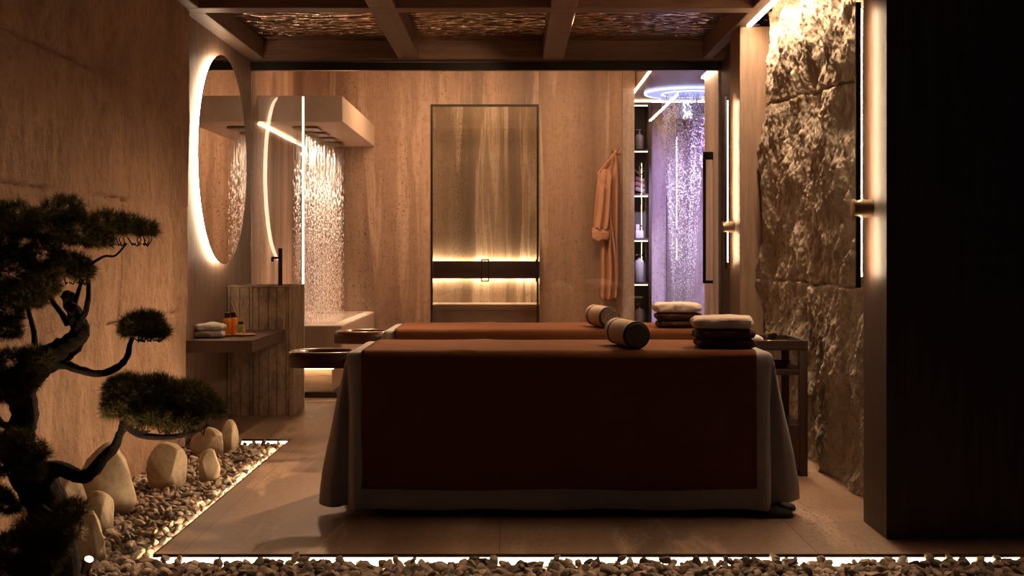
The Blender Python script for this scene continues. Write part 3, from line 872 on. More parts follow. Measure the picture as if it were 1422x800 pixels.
# slippers by the foot of the nearer bed
def slipper(c, rz, label):
    e = empty('slipper', c, label, 'slipper', 'slippers under the nearer bed')
    def outline(t, s):
        return (.045+.008*math.sin(t*PI*1.2-.6))*math.sqrt(max(0, 1-(2*t-1)**6))
    mb = MB(); R = Matrix.Rotation(rz, 4, 'Z'); n = 40
    lo, up, = [], []
    ptsL = [(t*.27, outline(t, 1)) for t in [i/20 for i in range(21)]]
    poly = ptsL+[(x, -y) for x, y in ptsL[::-1][1:-1]]
    for z, lst in ((0, lo), (.014, up)):
        for x, y in poly: lst.append(mb.bm.verts.new(Vector(c)+R @ Vector((x, y, z))))
    mb.bm.faces.new(lo[::-1]); mb.bm.faces.new(up)
    for k in range(len(lo)): mb.bm.faces.new((lo[k], lo[(k+1) % len(lo)], up[(k+1) % len(lo)], up[k]))
    build(mb, 'sole', M['sole'], e, smooth=40)
    mb = MB()
    def fn(u, v):
        t = .48+.5*u; w = outline(t, 1)*1.02; a = PI*v
        return Vector(c)+R @ Vector((t*.27, -w*math.cos(a), .012+.042*math.sin(a)*(1-.75*u**2)))
    mb.grid(fn, 12, 14); build(mb, 'upper', M['slipper'], e, smooth=60, mods=[('SOLIDIFY', dict(thickness=.003))])
slipper((1.02, 5.80, 0.0005), -.25, 'black slipper lying flat under the nearer bed, the one in front')
slipper((1.06, 5.93, 0.0005), -.12, 'black slipper lying flat under the nearer bed, the one further back')

# ------------------------------------------------------------------ trolley
x0, x1, y0, y1, zt2 = 1.225, 1.592, 6.78, 7.28, .718
tl = empty('side_trolley', ((x0+x1)/2, (y0+y1)/2, 0), 'dark walnut side trolley between the beds and the rock wall', 'trolley')
for a in (x0, x1-.045):
    for b in (y0, y1-.045): build(MB().box(a, a+.045, b, b+.045, 0, zt2-.0405, .003), 'leg', M['trolleywood'], tl)
build(MB().box(x0, x1, y0, y1, zt2-.04, zt2-.015, .002), 'top_board', M['trolleywood'], tl)
mb = MB(); q = .014
mb.box(x0, x1, y0, y0+q, zt2-.0149, zt2+.012); mb.box(x0, x1, y1-q, y1, zt2-.0149, zt2+.012); mb.box(x0, x0+q, y0+q, y1-q, zt2-.0149, zt2+.012); mb.box(x1-q, x1, y0+q, y1-q, zt2-.0149, zt2+.012)
build(mb, 'top_rim', M['trolleywood'], tl, smooth=False)
build(MB().box(x0+.002, x1-.002, y0+.005, y1-.005, .545, .575, .002), 'middle_shelf', M['trolleywood'], tl)
mb = MB(); mb.box(x0+.002, x1-.002, y0+.005, y0+.02, .03, .275, .002); mb.box(x1-.02, x1-.003, y0+.0455, y1-.0455, .03, .275); mb.box(x0+.003, x0+.02, y0+.0455, y1-.0455, .03, .275); mb.box(x0+.02, x1-.02, y0+.021, y1-.01, .03, .05)
build(mb, 'lower_bin', M['trolleywood'], tl, smooth=False)
towel('folded_towel', M['towelwhite'], 'small white folded cloth on top of the walnut trolley', 'none', .14, .16, .04, 9, Vector((1.315, 7.0, zt2-.0145)), layers=1)
del bpy.data.objects[[o.name for o in COL.objects if o.get('group') == 'none'][0]]['group']
cu = empty('small_cup', (1.435, 6.97, zt2-.0148), 'small black cup with a gold band on the trolley', 'cup')
build(MB().lathe([(.018, 0), (.026, .012), (.03, .055), (.027, .055), (.02, .014)], (1.435, 6.97, zt2-.0148), 'z', 24), 'cup_body', M['darkplastic'], cu, smooth=50)
build(MB().lathe([(.0302, .0555), (.031, .058), (.028, .058), (.0272, .0556)], (1.435, 6.97, zt2-.0148), 'z', 24), 'rim', M['gold'], cu, smooth=50)
tag(build(MB().lathe([(.012, 0), (.03, .010), (.036, .024), (.033, .024), (.026, .012), (.01, .004)], (1.405, 6.87, zt2-.0148), 'z', 24), 'gold_dish', M['gold'], smooth=50), 'tiny gold dish on the walnut trolley in front of the black cup', 'dish')
tag(build(MB().lathe([(.03, 0), (.055, .02), (.06, .034), (.056, .034), (.03, .006)], (1.47, 6.93, .5755), 'z', 28), 'dark_bowl', M['leather'], smooth=50), 'dark brown bowl on the middle shelf of the walnut trolley', 'bowl')

# ------------------------------------------------------------------ wall lamps
def wall_lamp(xf, y, z0, z1, zk, label):
    """upright bar held off a face that looks towards -x"""
    e = empty('wall_lamp', (xf, y, z0), label, 'wall lamp', 'upright bar wall lamps')
    xb_ = xf-.058
    build(MB().box(xb_-.012, xb_+.0095, y-.011, y+.011, z0, z1, .002), 'bar', M['blackmetal'], e)
    build(MB().box(xb_+.0098, xb_+.015, y-.008, y+.008, z0+.05, z1-.03), 'light_strip', M['led_sconce'], e, smooth=False)
    build(MB().lathe([(.036, .0), (.040, .003), (.040, .076), (.036, .084)], (xf-.0845, y, zk), 'x', 32), 'mount', M['bronze'], e, smooth=40)
    return e
wall_lamp(1.575, 5.52, 1.05, 2.30, 1.397, 'tall bar wall lamp with round bronze mount on the dark partition in front')
wall_lamp(1.556, 8.83, 1.09, 2.30, 1.385, 'tall bar wall lamp with round bronze mount on the oak post further back')
# cove light over the rock wall
strip('light_strip', (1.60, 1.63, 5.66, 8.58, 2.745, 2.757), M['led_wall'], 'long warm light strip at the ceiling over the rough rock wall')

# ------------------------------------------------------------------ violet shower on the right
strip('light_strip', (1.272, 1.292, 10.4, 14.6, ZC-.012, ZC-.0005), M['led'], 'long warm ceiling strip running back beside the shower shelves')
strip('light_strip', (1.30, 3.2, 14.05, 14.08, ZC-.012, ZC-.0005), M['led'], 'warm ceiling strip running across behind the violet rain shower')
rc = Vector((1.872, 13.3, ZC))
rs = empty('round_rain_shower', rc-Vector((0, 0, .02)), 'large round ceiling rain shower glowing blue', 'shower head')
build(MB().lathe([(.44, -.018), (.455, -.014), (.455, -.001)], rc, 'z', 72), 'shower_plate', M['disc_blue'], rs, smooth=40)
mb = MB().lathe([(.457, -.02), (.475, -.02), (.475, -.002), (.457, -.002), (.457, -.02)], rc, 'z', 72, cap=False); build(mb, 'light_ring', M['led_blue'], rs, smooth=40)
mb = MB().lathe([(.28, -.026), (.295, -.026), (.295, -.0185), (.28, -.0185), (.28, -.026)], rc, 'z', 60, cap=False); build(mb, 'light_ring', M['led_blue'], rs, smooth=40)
segs = []
for k in range(7500):
    v = rng.random()**1.25; z = ZC-.03-v*(ZC-.05)
    R = .085+.17*(z/ZC)**1.2
    a = rng.uniform(0, 2*PI)
    lobes = .65+.35*abs(math.cos(a*2.5))
    r = R*lobes*rng.uniform(.86, 1.04)
    cxs = rc.x-.06-.02*v
    segs.append(((cxs+r*math.cos(a), rc.y+r*math.sin(a), z), rng.uniform(.004, .014), rng.uniform(.0022, .0045)))
for k in range(900):
    a = rng.uniform(0, 2*PI); r = rng.uniform(0, .25); z = ZC-.03-rng.uniform(0, .25)
    segs.append(((rc.x-.06+r*math.cos(a), rc.y+r*math.sin(a), z), rng.uniform(.004, .02), rng.uniform(.002, .004)))
drops(segs, M['waterblue'], 'falling_water', 'sparkling column of water falling from the round blue shower')

# shelf unit beside the shower
sx0, sx1, sy0, sy1 = 1.20, 1.455, 13.40, 13.72
su = empty('shelf_unit', ((sx0+sx1)/2, (sy0+sy1)/2, 0), 'dark shelf unit with lit shelves between the robe wall and the shower', 'shelf')
mb = MB(); mb.box(sx0, sx1, sy1, sy1+.03, 0, 2.78); mb.box(sx0-.03, sx0-.0005, sy0, sy1+.03, 0, 2.78); mb.box(sx1+.0005, sx1+.03, sy0, sy1+.03, 0, 2.78); mb.box(sx0-.03, sx1+.03, sy0, sy1+.03, 2.781, 2.81)
build(mb, 'carcass', M['darkshelf'], su, smooth=False)
SZ = [Z_(207, 13.42), Z_(269, 13.42), Z_(331, 13.42), Z_(392, 13.42), Z_(452, 13.42)]
for z in SZ: build(MB().box(sx0+.001, sx1-.001, sy0+.003, sy1-.001, z-.022, z, .001), 'shelf', M['darkshelf'], su, smooth=False)
for z in [2.78]+SZ[:4]:
    zz = z-.0005 if z == 2.78 else z-.0225
    strip('shelf_light', (sx0+.01, sx1-.01, sy0+.012, sy0+.022, zz-.012, zz), M['led_soft'], 'thin warm light under the %s' % {2.78: 'top of the shelf unit', SZ[0]: 'highest shelf, below the top bottle', SZ[1]: 'second shelf, above the small jars', SZ[2]: 'third shelf, above the tall pump bottle', SZ[3]: 'fourth shelf, above the lowest bottle'}[z], 'lights in the shelf unit')
def pump_bottle(x, y, z, r, h, label, pump):
    e = empty('pump_bottle', (x, y, z), label, 'bottle', 'bottles on the shower shelves')
    build(MB().lathe([(r*.93, 0), (r, .006), (r, h-.02), (r*.8, h-.004), (r*.35, h), (r*.35, h+.015)], (x, y, z), 'z', 28), 'bottle_body', M['bottle'], e, smooth=40)
    mb = MB().lathe([(.008, .0), (.008, .03), (.018, .032), (.018, .042), (.008, .044)], (x, y, z+h+.0155), 'z', 16); mb.tube([(x, y, z+h+.054), (x-.035, y-.005, z+h+.05)], .005, 8)
    build(mb, 'pump', pump, e, smooth=40)
bx = X_(888, 13.5)
pump_bottle(bx, 13.5, SZ[0]+.0005, .045, .16, 'white pump bottle on the highest shelf of the unit', M['bottle'])
pump_bottle(bx, 13.5, SZ[3]+.0005, .047, .24, 'tall pale pump bottle with gold pump on the fourth shelf down', M['gold'])
pump_bottle(bx, 13.5, SZ[4]+.0005, .047, .17, 'pale pump bottle with gold pump on the lowest visible shelf', M['gold'])
for k in range(3):
    z = SZ[1]+.028+k*.055
    mb = MB().lathe([(.02, -.06), (.028, -.055), (.0285, .055), (.02, .06)], (bx+.002, 13.5, z), 'x', 20)
    R = Matrix.Rotation(.35, 4, 'Y'); c0 = Vector((bx, 13.5, z)); mb.disp(lambda p: c0+R @ (p-c0)*.85+Vector((0, 0, .018)))
    tag(build(mb, 'rolled_towel', M['pink'], smooth=50), 'small pink rolled towel on the second shelf, %s of three' % ['lowest', 'middle', 'topmost'][k], 'towel', 'rolled towels on the second shelf')
mb = MB()
for k in range(9):
    a = k*.7; mb.tube([(bx, 13.5, SZ[1]+.205), (bx+.03*math.cos(a), 13.5+.03*math.sin(a), SZ[1]+.235), (bx+.055*math.cos(a), 13.5+.05*math.sin(a), SZ[1]+.25+.012*(k % 3))], [.004, .004, .002], 6)
mb.tube([(bx, 13.5, SZ[1]+.19), (bx, 13.5, SZ[1]+.30)], .005, 8)
tag(build(mb, 'bath_puff', M['bottle'], smooth=50), 'small white spiky sprig on top of the pink rolled towels', 'decoration')
jb = empty('cream_jar', (bx, 13.5, SZ[2]), 'white cream jar with a smaller lid block on the third shelf', 'jar')
build(MB().box(bx-.045, bx+.04, 13.46, 13.54, SZ[2]+.0005, SZ[2]+.085, .008, 3), 'jar_body', M['bottle'], jb)
build(MB().box(bx-.04, bx-.002, 13.475, 13.525, SZ[2]+.0855, SZ[2]+.15, .006, 3), 'lid', M['bottle'], jb)

# ------------------------------------------------------------------ robe on its hook
HK = P(853, 211, YW)
hk = empty('robe_hook', (HK.x, YW-.02, HK.z), 'small gold double hook holding the robe on the travertine wall', 'hook')
build(MB().lathe([(.022, -.012), (.022, -.001)], (HK.x, YW, HK.z), 'y', 20), 'wall_plate', M['gold'], hk, smooth=40)
build(MB().tube([(HK.x-.03, YW-.07, HK.z+.02), (HK.x-.025, YW-.06, HK.z-.01), (HK.x, YW-.012, HK.z-.012), (HK.x+.03, YW-.05, HK.z-.0), (HK.x+.045, YW-.07, HK.z+.03)], .007, 10), 'prong', M['gold'], hk)
rbE = empty('bath_robe', (X_(846, YW), YW-.05, Z_(413, YW)), 'peach cotton bath robe hanging from the wall hook', 'robe')
def interp(tab, y):
    for (a, *va), (b, *vb) in zip(tab, tab[1:]):
        if a <= y <= b: t_ = (y-a)/(b-a); return [p+(q_-p)*t_ for p, q_ in zip(va, vb)]
    return list(tab[-1][1:])
def robe_part(tab, thick, nf, amp, seed, name, y0=0, mat=None, off=.03, parent=None):
    """tab rows: pixel row, left, right; closed tube of cloth with running folds"""
    mb = MB(); ya, yb = tab[0][0], tab[-1][0]; n = 64
    def fn(u, v):
        py = ya+(yb-ya)*v; l, r = interp(tab, py); cx = (l+r)/2; hw = (r-l)/2; a = 2*PI*u
        t_ = min(1, v*2.5)
        ca, sa = math.cos(a), math.sin(a)
        fold = amp*t_*math.sin(ca*nf+seed+v*1.3+.8*math.sin(v*4+seed))
        x = X_(cx+hw*ca, YW)
        y = YW-off-thick*(.35+.65*t_)*(1+sa)/2-(fold*(1 if sa > 0 else 0)*abs(sa)**.5)
        z = Z_(py, YW)
        if v > .97: z += .012*math.sin(ca*nf*1.5)
        return Vector((x, y, z))
    g = mb.grid(fn, n, 60, closed_u=True)
    mb.bm.faces.new([g[i][0] for i in range(n)]); mb.bm.faces.new([g[i][-1] for i in range(n)])
    return build(mb, name, mat or M['robe'], parent or rbE, smooth=80)
robe_part([(212, 851, 855), (222, 845, 856.5), (235, 836, 858), (243, 830, 858.5), (255, 832, 859), (300, 835, 858.5), (340, 834, 858), (380, 834, 859), (414, 833, 856)], .07, 8, .038, .5, 'robe_body')
sl = robe_part([(236, 833, 846), (246, 829, 849), (262, 827.5, 847), (285, 825, 846), (318, 822.5, 844)], .05, 6, .018, 2, 'sleeve', off=.112)
robe_part([(316, 821.5, 844.5), (319, 821, 845), (330, 821, 844.5), (333, 823, 843)], .06, 3, .003, 1, 'cuff', off=.108, parent=sl)
mb = MB(); bp = [P(846, 262, YW-.125), P(847, 300, YW-.125), P(852, 335, YW-.12), P(856, 365, YW-.11), P(855.5, 395, YW-.10)]
mb.tube(bp, [.010, .010, .012, .012, .012], 8); build(mb, 'belt', M['robe'], rbE)
mb = MB(); mb.tube([P(852, 216, YW-.09), P(841, 228, YW-.11), P(831, 241, YW-.125), P(836, 252, YW-.155), P(848, 270, YW-.14)], [.008, .012, .014, .012, .010], 8); build(mb, 'collar', M['robe'], rbE)

# ------------------------------------------------------------------ gravel
prng = random.Random(11)
def pebble_shape(seed, sub=2):
    bm = bmesh.new(); bmesh.ops.create_icosphere(bm, subdivisions=sub, radius=1)
    s = Vector((seed*5.1, seed*2.3, seed*.7))
    cuts = [(Vector((random.Random(seed*10+k).gauss(0, 1), random.Random(seed*20+k).gauss(0, 1), random.Random(seed*30+k).gauss(0, 1))).normalized(), .5+.3*random.Random(seed+k).random()) for k in range(9)]
    for v in bm.verts:
        p = v.co.copy()
        for nrm, dd in cuts:
            t_ = p.dot(nrm)
            if t_ > dd: p -= nrm*(t_-dd)*.95
        v.co = p*(1.12+.12*noise.noise(p*1.3+s))
    return bm
def region_points():
    pts = []; s = .040
    y = 4.35
    while y < YB-.02:
        x = -2.045
        while x < 2.55:
            px, py = x+prng.uniform(-.012, .012), y+prng.uniform(-.012, .012)
            if (px < XS-.034 and py < YB-.022) or (py < YE-.022): pts.append((px, py))
            x += s
        y += s*.9
    return pts
pts = region_points()
boulders = [  # px, py(base), depth, width px, height px, seed, squash, label
    (152, 706, 5.95, 76, 84, 1, .8, 'largest pale boulder against the stone wall, behind the bonsai branch'),
    (233, 672, 6.60, 54, 54, 2, .8, 'wide pale boulder with a shaded left face, between the gravel and the wall'),
    (290, 664, 6.80, 28, 38, 3, .7, 'small upright pale stone standing alone in the middle of the gravel'),
    (291, 626, 7.62, 46, 30, 4, .8, 'low flat-topped boulder at the back of the gravel bed'),
    (318, 621, 7.78, 24, 36, 5, .6, 'narrow rounded stone at the far right end of the boulders'),
    (138, 738, 5.52, 42, 52, 6, .8, 'rounded boulder with a pale cut face below the largest boulder'),
    (125, 800, 5.02, 44, 86, 7, .8, 'tall rounded boulder beside the garden spotlight in the near corner'),
    (62, 735, 5.55, 56, 74, 8, .8, 'brown boulder half hidden behind the leaning bonsai trunk'),
    (8, 745, 5.40, 40, 60, 9, .8, 'boulder at the left edge of the frame behind the lower pine tufts'),
]
def boulder(px, py, d, w, h, seed, sq, label):
    s = F/d; hw = w/s/2; hh = h/s/2
    z0 = -.05; cx = X_(px, d); 
    mb = MB(); bmesh.ops.create_icosphere(mb.bm, subdivisions=5, radius=1)
    r = random.Random(seed*7)
    cuts = []
    for k in range(9):
        a = r.uniform(0, 2*PI); e = r.uniform(-.3, .9)
        cuts.append((Vector((math.cos(a)*math.cos(e), math.sin(a)*math.cos(e), math.sin(e))).normalized(), r.uniform(.66, .86)))
    off = Vector((seed*3.3, seed, 0))
    zc = Z_(py-h/2, d)
    dp = min(hw*.95, hh*1.1)
    hz = (Z_(py-h, d)-z0)/2; zc = z0+hz
    cx = max(cx, -2.055+hw)
    def f(p):
        for nrm, dd in cuts:
            t_ = p.dot(nrm)
            if t_ > dd: p = p-nrm*(t_-dd)*.93
        p = p*(1.13+.10*noise.noise(p*1.2+off)+.02*fbm(p*4+off, 3))
        if p.z < -.85: p.z = -.85
        return Vector((cx+p.x*hw, d+p.y*dp, zc+p.z*hz))
    mb.disp(f)
    o = build(mb, 'boulder', M['boulder'], smooth=50)
    tag(o, label, 'boulder', 'pale boulders along the stone wall'); return (cx, d, hw, dp)
BO = [boulder(*b) for b in boulders]
pts = [p for p in pts if not any(((p[0]-b[0])/b[2]/1.0)**2+((p[1]-b[1])/b[3]/1.0)**2 < .8 for b in BO)]
shapes = [pebble_shape(k+1, 3) for k in range(10)]
smesh = []
for k, bm in enumerate(shapes):
    for mi in range(4):
        me = bpy.data.meshes.new('pebble'); bm.to_mesh(me); me.materials.append(PEB[mi])
        me.polygons.foreach_set('use_smooth', [True]*len(me.polygons)); me.set_sharp_from_angle(angle=math.radians(50)); smesh.append(me)
def view_size(x, y):
    px = 711+F*x/y; py = 352+F*(H+.03)/y
    if px < 4 or px > 1418 or py > 797: return 0
    if px < 135 and py > 600: return 0
    return 1/y
def rnd_rot(r): return (r.uniform(-.8, .8), r.uniform(-.8, .8), r.uniform(0, 2*PI))
items = []
for (x, y) in pts:
    s = prng.uniform(.017, .027)
    items.append((x, y, -.036+prng.uniform(-.008, .010), s, (s*prng.uniform(1.0, 1.35), s*prng.uniform(.8, 1.05), s*prng.uniform(.55, .85)), rnd_rot(prng), prng.randrange(40)))
    if prng.random() < .20:
        s = prng.uniform(.014, .023)
        items.append((x+.015, y+.012, -.012+prng.uniform(-.008, .006), s, (s*1.25, s*.85, s*.65), (prng.uniform(-1, 1), prng.uniform(-1, 1), prng.uniform(0, 6)), prng.randrange(40)))
order = sorted(range(len(items)), key=lambda i: -view_size(items[i][0], items[i][1])*items[i][3] if items[i][2] > -.06 else 0)
top = set(order[:300])
from mathutils import Euler
SV, SF, SM = [], [], []
base_np = []
for bm in shapes:
    bm.verts.ensure_lookup_table()
    base_np.append((np.array([v.co[:] for v in bm.verts]), np.array([[v.index for v in f.verts] for f in bm.faces])))
acc = [([], [], 0) for _ in range(4)]
offs = [0]*4; VV = [[] for _ in range(4)]; FF = [[] for _ in range(4)]
def add_stuff(it):
    x, y, z, s, sc3, rot, k = it
    v, f = base_np[k//4]; m = np.array(Euler(rot).to_matrix())
    w = (v*np.array(sc3)) @ m.T+np.array([x, y, z])
    VV[0].append(w); FF[0].append(f+offs[0]); offs[0] += len(v); SM.append(np.full(len(f), k % 4))
for i, it in enumerate(items):
    if i in top:
        x, y, z, s, sc3, rot, k = it
        o = bpy.data.objects.new('pebble', smesh[k]); COL.objects.link(o)
        o.location = (x, y, z); o.scale = sc3; o.rotation_euler = rot
        tag(o, 'small brown rounded pebble lying in the near part of the gravel bed', 'pebble', 'pebbles in the gravel bed')
    else: add_stuff(it)
# lower layer that fills the gaps
for (x, y) in pts:
    s = .02
    add_stuff((x+.017, y+.015, -.064+prng.uniform(-.01, .01), s, (.028, .022, .017), rnd_rot(prng), prng.randrange(40)))
g = rawmesh('pebble_bed', np.concatenate(VV[0]), np.concatenate(FF[0]), PEB[0], smooth=True)
for m in PEB[1:]: g.data.materials.append(m)
g.data.polygons.foreach_set('material_index', np.concatenate(SM).astype(np.int32)); g.data.set_sharp_from_angle(angle=math.radians(50))
tag(g, 'brown and beige pebbles filling the gravel bed along the wall and front edge', 'pebbles', kind='stuff')

# garden spotlights
def garden_spot(p, aim, label, E, r=.022):
    p = Vector(p); d_ = (Vector(aim)-p).normalized()
    e = empty('garden_spotlight', (p.x, p.y, -.03), label, 'spotlight', 'garden spotlights')
    q = d_.to_track_quat('Z', 'Y').to_matrix().to_4x4(); q.translation = p
    mb = MB().lathe([(r*.8, -.05), (r, -.045), (r*1.1, .02), (r*.98, .02), (r*.9, .0)], (0, 0, 0), 'z', 24); mb.disp(lambda v: q @ v); build(mb, 'housing', M['bronze'], e, smooth=40)
    mb = MB().lathe([(r*.88, .001), (r*.88, .004)], (0, 0, 0), 'z', 24); mb.disp(lambda v: q @ v); build(mb, 'lens', M['spot_lens'], e, smooth=40)
    build(MB().tube([(p.x, p.y, -.07), (p.x, p.y, p.z-.01)], .005, 8), 'spike', M['blackmetal'], e)
    L = bpy.data.lights.new('spot', 'SPOT'); L.energy = E; L.color = WARM; L.spot_size = 1.7; L.spot_blend = .6; L.shadow_soft_size = .02
    lo = bpy.data.objects.new('spot', L); COL.objects.link(lo); lo.location = p+d_*.03
    lo.rotation_euler = (-d_).to_track_quat('Z', 'Y').to_euler()
garden_spot(P(122, 782, 4.50), P(190, 560, 4.2), 'lit garden spotlight in the pebbles under the bonsai, near corner', 4, .016)
garden_spot((-2.0, 7.95, .0), (-2.02, 7.5, 1.2), 'small lit garden spotlight at the far end of the gravel behind the boulders', 2)

# ------------------------------------------------------------------ bonsai
DT = 4.62
bz = empty('bonsai_pine', P(80, 812, DT), 'large black-green cloud-pruned bonsai pine in the left foreground', 'tree')
def limb(pts_, name, rough=1):
    """pts: (px, py, radius px, depth offset)"""
    P3 = [P(a, b, DT+d_) for a, b, r, d_ in pts_]; R = [r*DT/F for a, b, r, d_ in pts_]
    # Catmull-Rom
    out, rad = [], []
    for i in range(len(P3)-1):
        p0, p1, p2, p3 = P3[max(i-1, 0)], P3[i], P3[i+1], P3[min(i+2, len(P3)-1)]
        for k in range(7):
            t_ = k/7; out.append(.5*((2*p1)+(p2-p0)*t_+(2*p0-5*p1+4*p2-p3)*t_*t_+(3*p1-p0-3*p2+p3)*t_**3)); rad.append(R[i]+(R[i+1]-R[i])*t_)
    out.append(P3[-1]); rad.append(R[-1])
    mb = MB().tube(out, rad, 18)
    mr_ = max(rad)
    mb.disp(lambda p: p+Vector((noise.noise(p*55), noise.noise(p*55+Vector((9, 0, 0))), noise.noise(p*50+Vector((0, 7, 0)))))*mr_*.10)
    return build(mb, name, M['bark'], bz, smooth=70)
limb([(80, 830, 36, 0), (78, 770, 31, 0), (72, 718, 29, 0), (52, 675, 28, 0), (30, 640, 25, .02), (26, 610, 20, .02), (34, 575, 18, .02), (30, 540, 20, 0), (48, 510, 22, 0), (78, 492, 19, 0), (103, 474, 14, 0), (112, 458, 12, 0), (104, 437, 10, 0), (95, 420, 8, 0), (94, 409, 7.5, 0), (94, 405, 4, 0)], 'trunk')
limb([(62, 655, 16, 0), (85, 652, 11, -.02), (112, 662, 9.5, -.04), (128, 655, 9, -.04), (142, 638, 8, -.02), (158, 622, 7, 0), (166, 605, 5.5, 0), (174, 585, 4.5, 0), (195, 572, 4, 0)], 'branch')
limb([(174, 590, 4.5, 0), (190, 602, 5, .02), (215, 607, 4.5, .0), (245, 606, 4, 0), (270, 600, 3, 0), (290, 590, 2, 0)], 'branch')
limb([(70, 502, 10, 0), (92, 507, 6.5, -.02), (115, 515, 5.5, -.03), (138, 519, 5, -.02), (160, 512, 4.8, 0), (176, 497, 4.2, 0), (180, 480, 3.5, 0), (184, 468, 3, 0)], 'branch')
limb([(108, 442, 5, 0), (117, 438, 4, -.02), (122, 418, 3.6, -.02), (123, 398, 3.2, 0), (120, 380, 3, 0), (112, 360, 3, .02)], 'branch')
limb([(99, 432, 5, 0), (106, 414, 3.5, .02), (111, 398, 2.6, .02), (116, 388, 2, .03)], 'branch')
limb([(94, 450, 5, 0), (86, 436, 4, .02), (74, 420, 3.4, .03), (68, 405, 3, .03), (64, 385, 3, .03)], 'branch')
limb([(47, 505, 5, 0), (48, 470, 4, .03), (44, 448, 3.4, .03), (38, 425, 3, .03), (35, 390, 3, .02)], 'branch')
limb([(28, 570, 7, .02), (18, 588, 6, .05), (5, 590, 5, .05), (-8, 575, 4, .05)], 'branch')
limb([(118, 375, 2.5, 0), (128, 366, 2, 0), (145, 356, 1.8, 0), (160, 355, 1.5, 0), (176, 338, 1.4, 0)], 'branch')
limb([(40, 690, 6, -.05), (70, 715, 6, -.1), (100, 730, 4, -.12)], 'branch')
nrng = np.random.default_rng(4)
def pad(blobs, name='foliage_pad', dens=1.0, L=.038, twigs=0):
    """blobs: px, py, rx px, ry px, depth offset; filled with tufts of needles"""
    V = []; cnt = 0; Fs = []
    for (px, py, rx, ry, dd) in blobs:
        c = np.array(P(px, py, DT+dd)[:]); sx, sz = rx*DT/F, ry*DT/F; sy = max(sz*1.0, min(sx*.75, .16))
        nt_ = int(dens*(40+ (rx*ry)*.26))
        u = nrng.normal(size=(nt_, 3)); u /= np.linalg.norm(u, axis=1)[:, None]
        rr = nrng.uniform(.55, 1.0, nt_)**.6
        u[:, 2] = np.where(u[:, 2] < -.35, -.35+.3*(u[:, 2]+.35), u[:, 2])
        ctr = c+u*rr[:, None]*np.array([sx, sy, sz])*.88
        up = u*np.array([1, 1, .9])+np.array([0, 0, .55])
        up /= np.linalg.norm(up, axis=1)[:, None]
        nn = 18
        dirs = up[:, None, :]*.55+nrng.normal(size=(nt_, nn, 3))*.55
        dirs /= np.linalg.norm(dirs, axis=2)[:, :, None]
        ln = L*nrng.uniform(.65, 1.1, (nt_, nn, 1))
        side = np.cross(dirs, nrng.normal(size=(nt_, nn, 3))); side /= np.linalg.norm(side, axis=2)[:, :, None]
        w = .00095
        a = ctr[:, None, :]+side*w; b = ctr[:, None, :]-side*w; t_ = ctr[:, None, :]+dirs*ln
        tri = np.stack([a, b, t_], 2).reshape(-1, 3)
        V.append(tri)
    V = np.concatenate(V); Fs = np.arange(len(V)).reshape(-1, 3)
    return rawmesh(name, V, Fs, M['needles'], bz)
# big crown
pad([(88, 295, 34, 24, 0), (60, 318, 40, 30, .02), (110, 325, 40, 30, 0), (20, 310, 38, 34, 0), (-5, 330, 30, 50, 0)])
pad([(150, 312, 30, 20, 0), (178, 316, 28, 17, 0), (202, 320, 20, 12, 0), (140, 335, 22, 14, 0)])
pad([(95, 372, 36, 22, 0), (60, 360, 34, 30, .02), (112, 378, 20, 14, -.02)])
pad([(20, 380, 34, 42, 0), (5, 430, 28, 36, 0), (40, 410, 26, 34, -.02), (62, 395, 22, 30, -.02), (10, 460, 22, 18, 0)])
pad([(200, 452, 33, 20, 0), (185, 458, 18, 14, 0), (215, 462, 20, 12, 0)], dens=1.6)
pad([(175, 545, 36, 28, 0), (215, 548, 42, 30, -.02), (260, 555, 40, 28, 0), (290, 568, 24, 22, 0), (165, 568, 26, 20, -.03), (215, 580, 38, 18, -.05), (250, 588, 34, 14, -.03)], dens=1.5)
pad([(20, 510, 40, 28, -.05), (50, 500, 26, 20, -.05), (5, 545, 30, 24, -.04), (30, 530, 28, 20, -.06)])
pad([(20, 622, 34, 26, -.08), (45, 630, 26, 18, -.1), (5, 650, 26, 18, -.06), (45, 655, 18, 14, -.1)])
pad([(8, 705, 22, 16, -.06), (-5, 690, 20, 16, -.06)])
pad([(60, 745, 46, 30, -.12), (86, 738, 32, 22, -.14), (25, 765, 36, 30, -.12), (48, 787, 36, 22, -.12), (20, 800, 30, 24, -.12), (70, 765, 28, 18, -.14), (100, 708, 22, 16, -.10)])
# fine twigs under the pads
def twigs(cx, cy, w, n, h, seed):
    r = random.Random(seed)
    for k in range(n):
        mb = MB()
        x = cx+r.uniform(-w, w); d_ = r.uniform(-.08, .06)
        x2 = x+r.uniform(-14, 14)
        mb.tube([P(x, cy, DT+d_), P((x+x2)/2, cy+h*r.uniform(.2, .6), DT+d_), P(x2, cy-h*r.uniform(.3, .9), DT+d_), P(x2+r.uniform(-6, 6), cy-h*1.6, DT+d_)], [.0035, .003, .002, .001], 6)
        build(mb, 'twig', M['bark'], bz)
twigs(228, 598, 55, 26, 12, 1); twigs(200, 472, 22, 12, 6, 2); twigs(105, 392, 22, 10, 7, 3); twigs(185, 338, 18, 10, 7, 4)

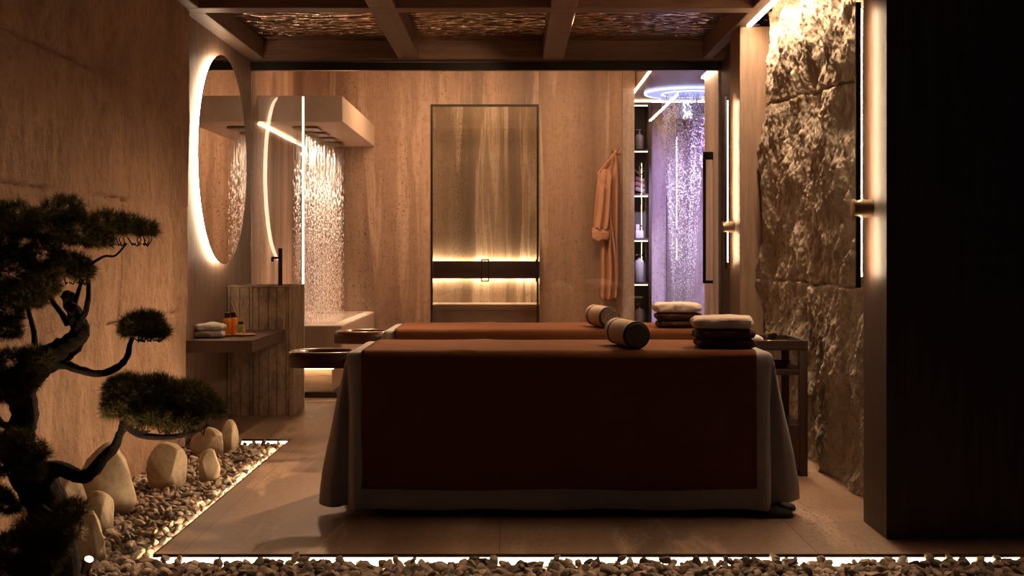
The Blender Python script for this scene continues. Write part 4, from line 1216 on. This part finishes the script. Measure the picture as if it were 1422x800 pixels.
# ------------------------------------------------------------------ lights of the room
w = bpy.data.worlds.new('night'); sc.world = w; w.use_nodes = True
w.node_tree.nodes['Background'].inputs[0].default_value = (.62, .76, 1, 1); w.node_tree.nodes['Background'].inputs[1].default_value = .011
def area(name, loc, rot, sx, sy, E, c=WARM, spread=PI):
    L = bpy.data.lights.new(name, 'AREA'); L.shape = 'RECTANGLE'; L.size = sx; L.size_y = sy; L.energy = E; L.color = c; L.spread = spread
    o = bpy.data.objects.new(name, L); COL.objects.link(o); o.location = loc; o.rotation_euler = rot; return o
def spot(name, loc, aim, E, size=1.2, blend=.8, c=WARM, soft=.05):
    L = bpy.data.lights.new(name, 'SPOT'); L.energy = E; L.color = c; L.spot_size = size; L.spot_blend = blend; L.shadow_soft_size = soft
    o = bpy.data.objects.new(name, L); COL.objects.link(o); o.location = loc
    o.rotation_euler = (Vector(loc)-Vector(aim)).to_track_quat('Z', 'Y').to_euler(); return o
# ceiling wash of the wet zone
area('wet_zone_ceiling_light', (-.2, 11.4, 3.15), (math.radians(14), 0, 0), 2.4, .5, 78)
for k in range(4): spot('rain_water_fill', (-1.78, 10.95+.5*k, ZU-.03), (-1.78, 10.95+.5*k, 0), 170, .8, .5, (1, .76, .56))  # unseen spots added at the heads to brighten the falling water
area('sauna_fill', ((xa+xb)/2, 13.55, 3.09), (math.radians(15), 0, 0), .9, .2, 14)  # unseen area lamp added to lift the dark upper part of the sauna
# downlights between the beams, with some fill lamps added among them
spot('ceiling_spot', (-.15, 9.6, 2.85), (.2, 7.7, .7), 130, 1.4, .9)
spot('ceiling_spot', (1.0, 9.4, 2.85), (.2, 6.9, .7), 210, 1.2, .9)
spot('ceiling_spot', (-1.2, 9.5, 2.85), (-1.0, 7.4, 0), 150, 1.3, .9)
spot('garden_wash', (.6, 8.6, 2.85), (-2.1, 6.1, .6), 520, 1.1, .8)
spot('washstand_fill', (-1.3, 8.6, 2.72), (-1.85, 9.2, .7), 26, .8, .9)  # small spot added to brighten the washstand and counter; no fixture
spot('bed_fill', (.7, 6.35, 2.88), (.75, 6.12, .75), 26, 1.1, .9)  # spot added above the nearer bed to brighten its towels
spot('bulkhead_fill', (.3, 8.3, 2.7), (-1.3, 11.5, 2.1), 70, .7, .9)  # spot added in front of the glass to lighten the bulkhead
area('gravel_fill', (.3, 4.62, 2.6), (math.radians(4), 0, 0), 4.4, .05, 2.6, spread=math.radians(22))  # unseen narrow strip lamp added so only the front pebbles get light
area('rock_wall_cove', (1.60, 7.1, 2.735), (0, math.radians(-8), 0), .03, 2.8, 52, (1, .68, .43), PI*.9)
# fill spots added under the pine, without fixtures, to brighten its undersides
spot('pine_fill', P(195, 770, 4.42), P(215, 590, 4.6), 15, 1.0, .8)
spot('pine_fill', P(140, 720, 4.42), P(95, 360, 4.6), 13, .7, .8)
# violet light in the shower
spot('shower_front_fill', (1.45, 11.4, 2.8), (1.81, 13.3, 1.6), 620, .60, .8, (.74, .64, 1))  # spot added on the near side to make the water column brighter
spot('shower_violet_wall', (2.3, 12.9, 2.7), (1.75, 14.9, 1.3), 230, 1.3, .9, (.58, .42, 1))
spot('shower_sparkle', (1.85, 13.3, ZC-.04), (1.82, 13.3, 0), 330, .5, .5, (.85, .8, 1))

sc.view_settings.view_transform = 'Standard'; sc.view_settings.look = 'None'
sc.view_settings.gamma = 1; sc.view_settings.use_curve_mapping = False; sc.view_settings.exposure = 0
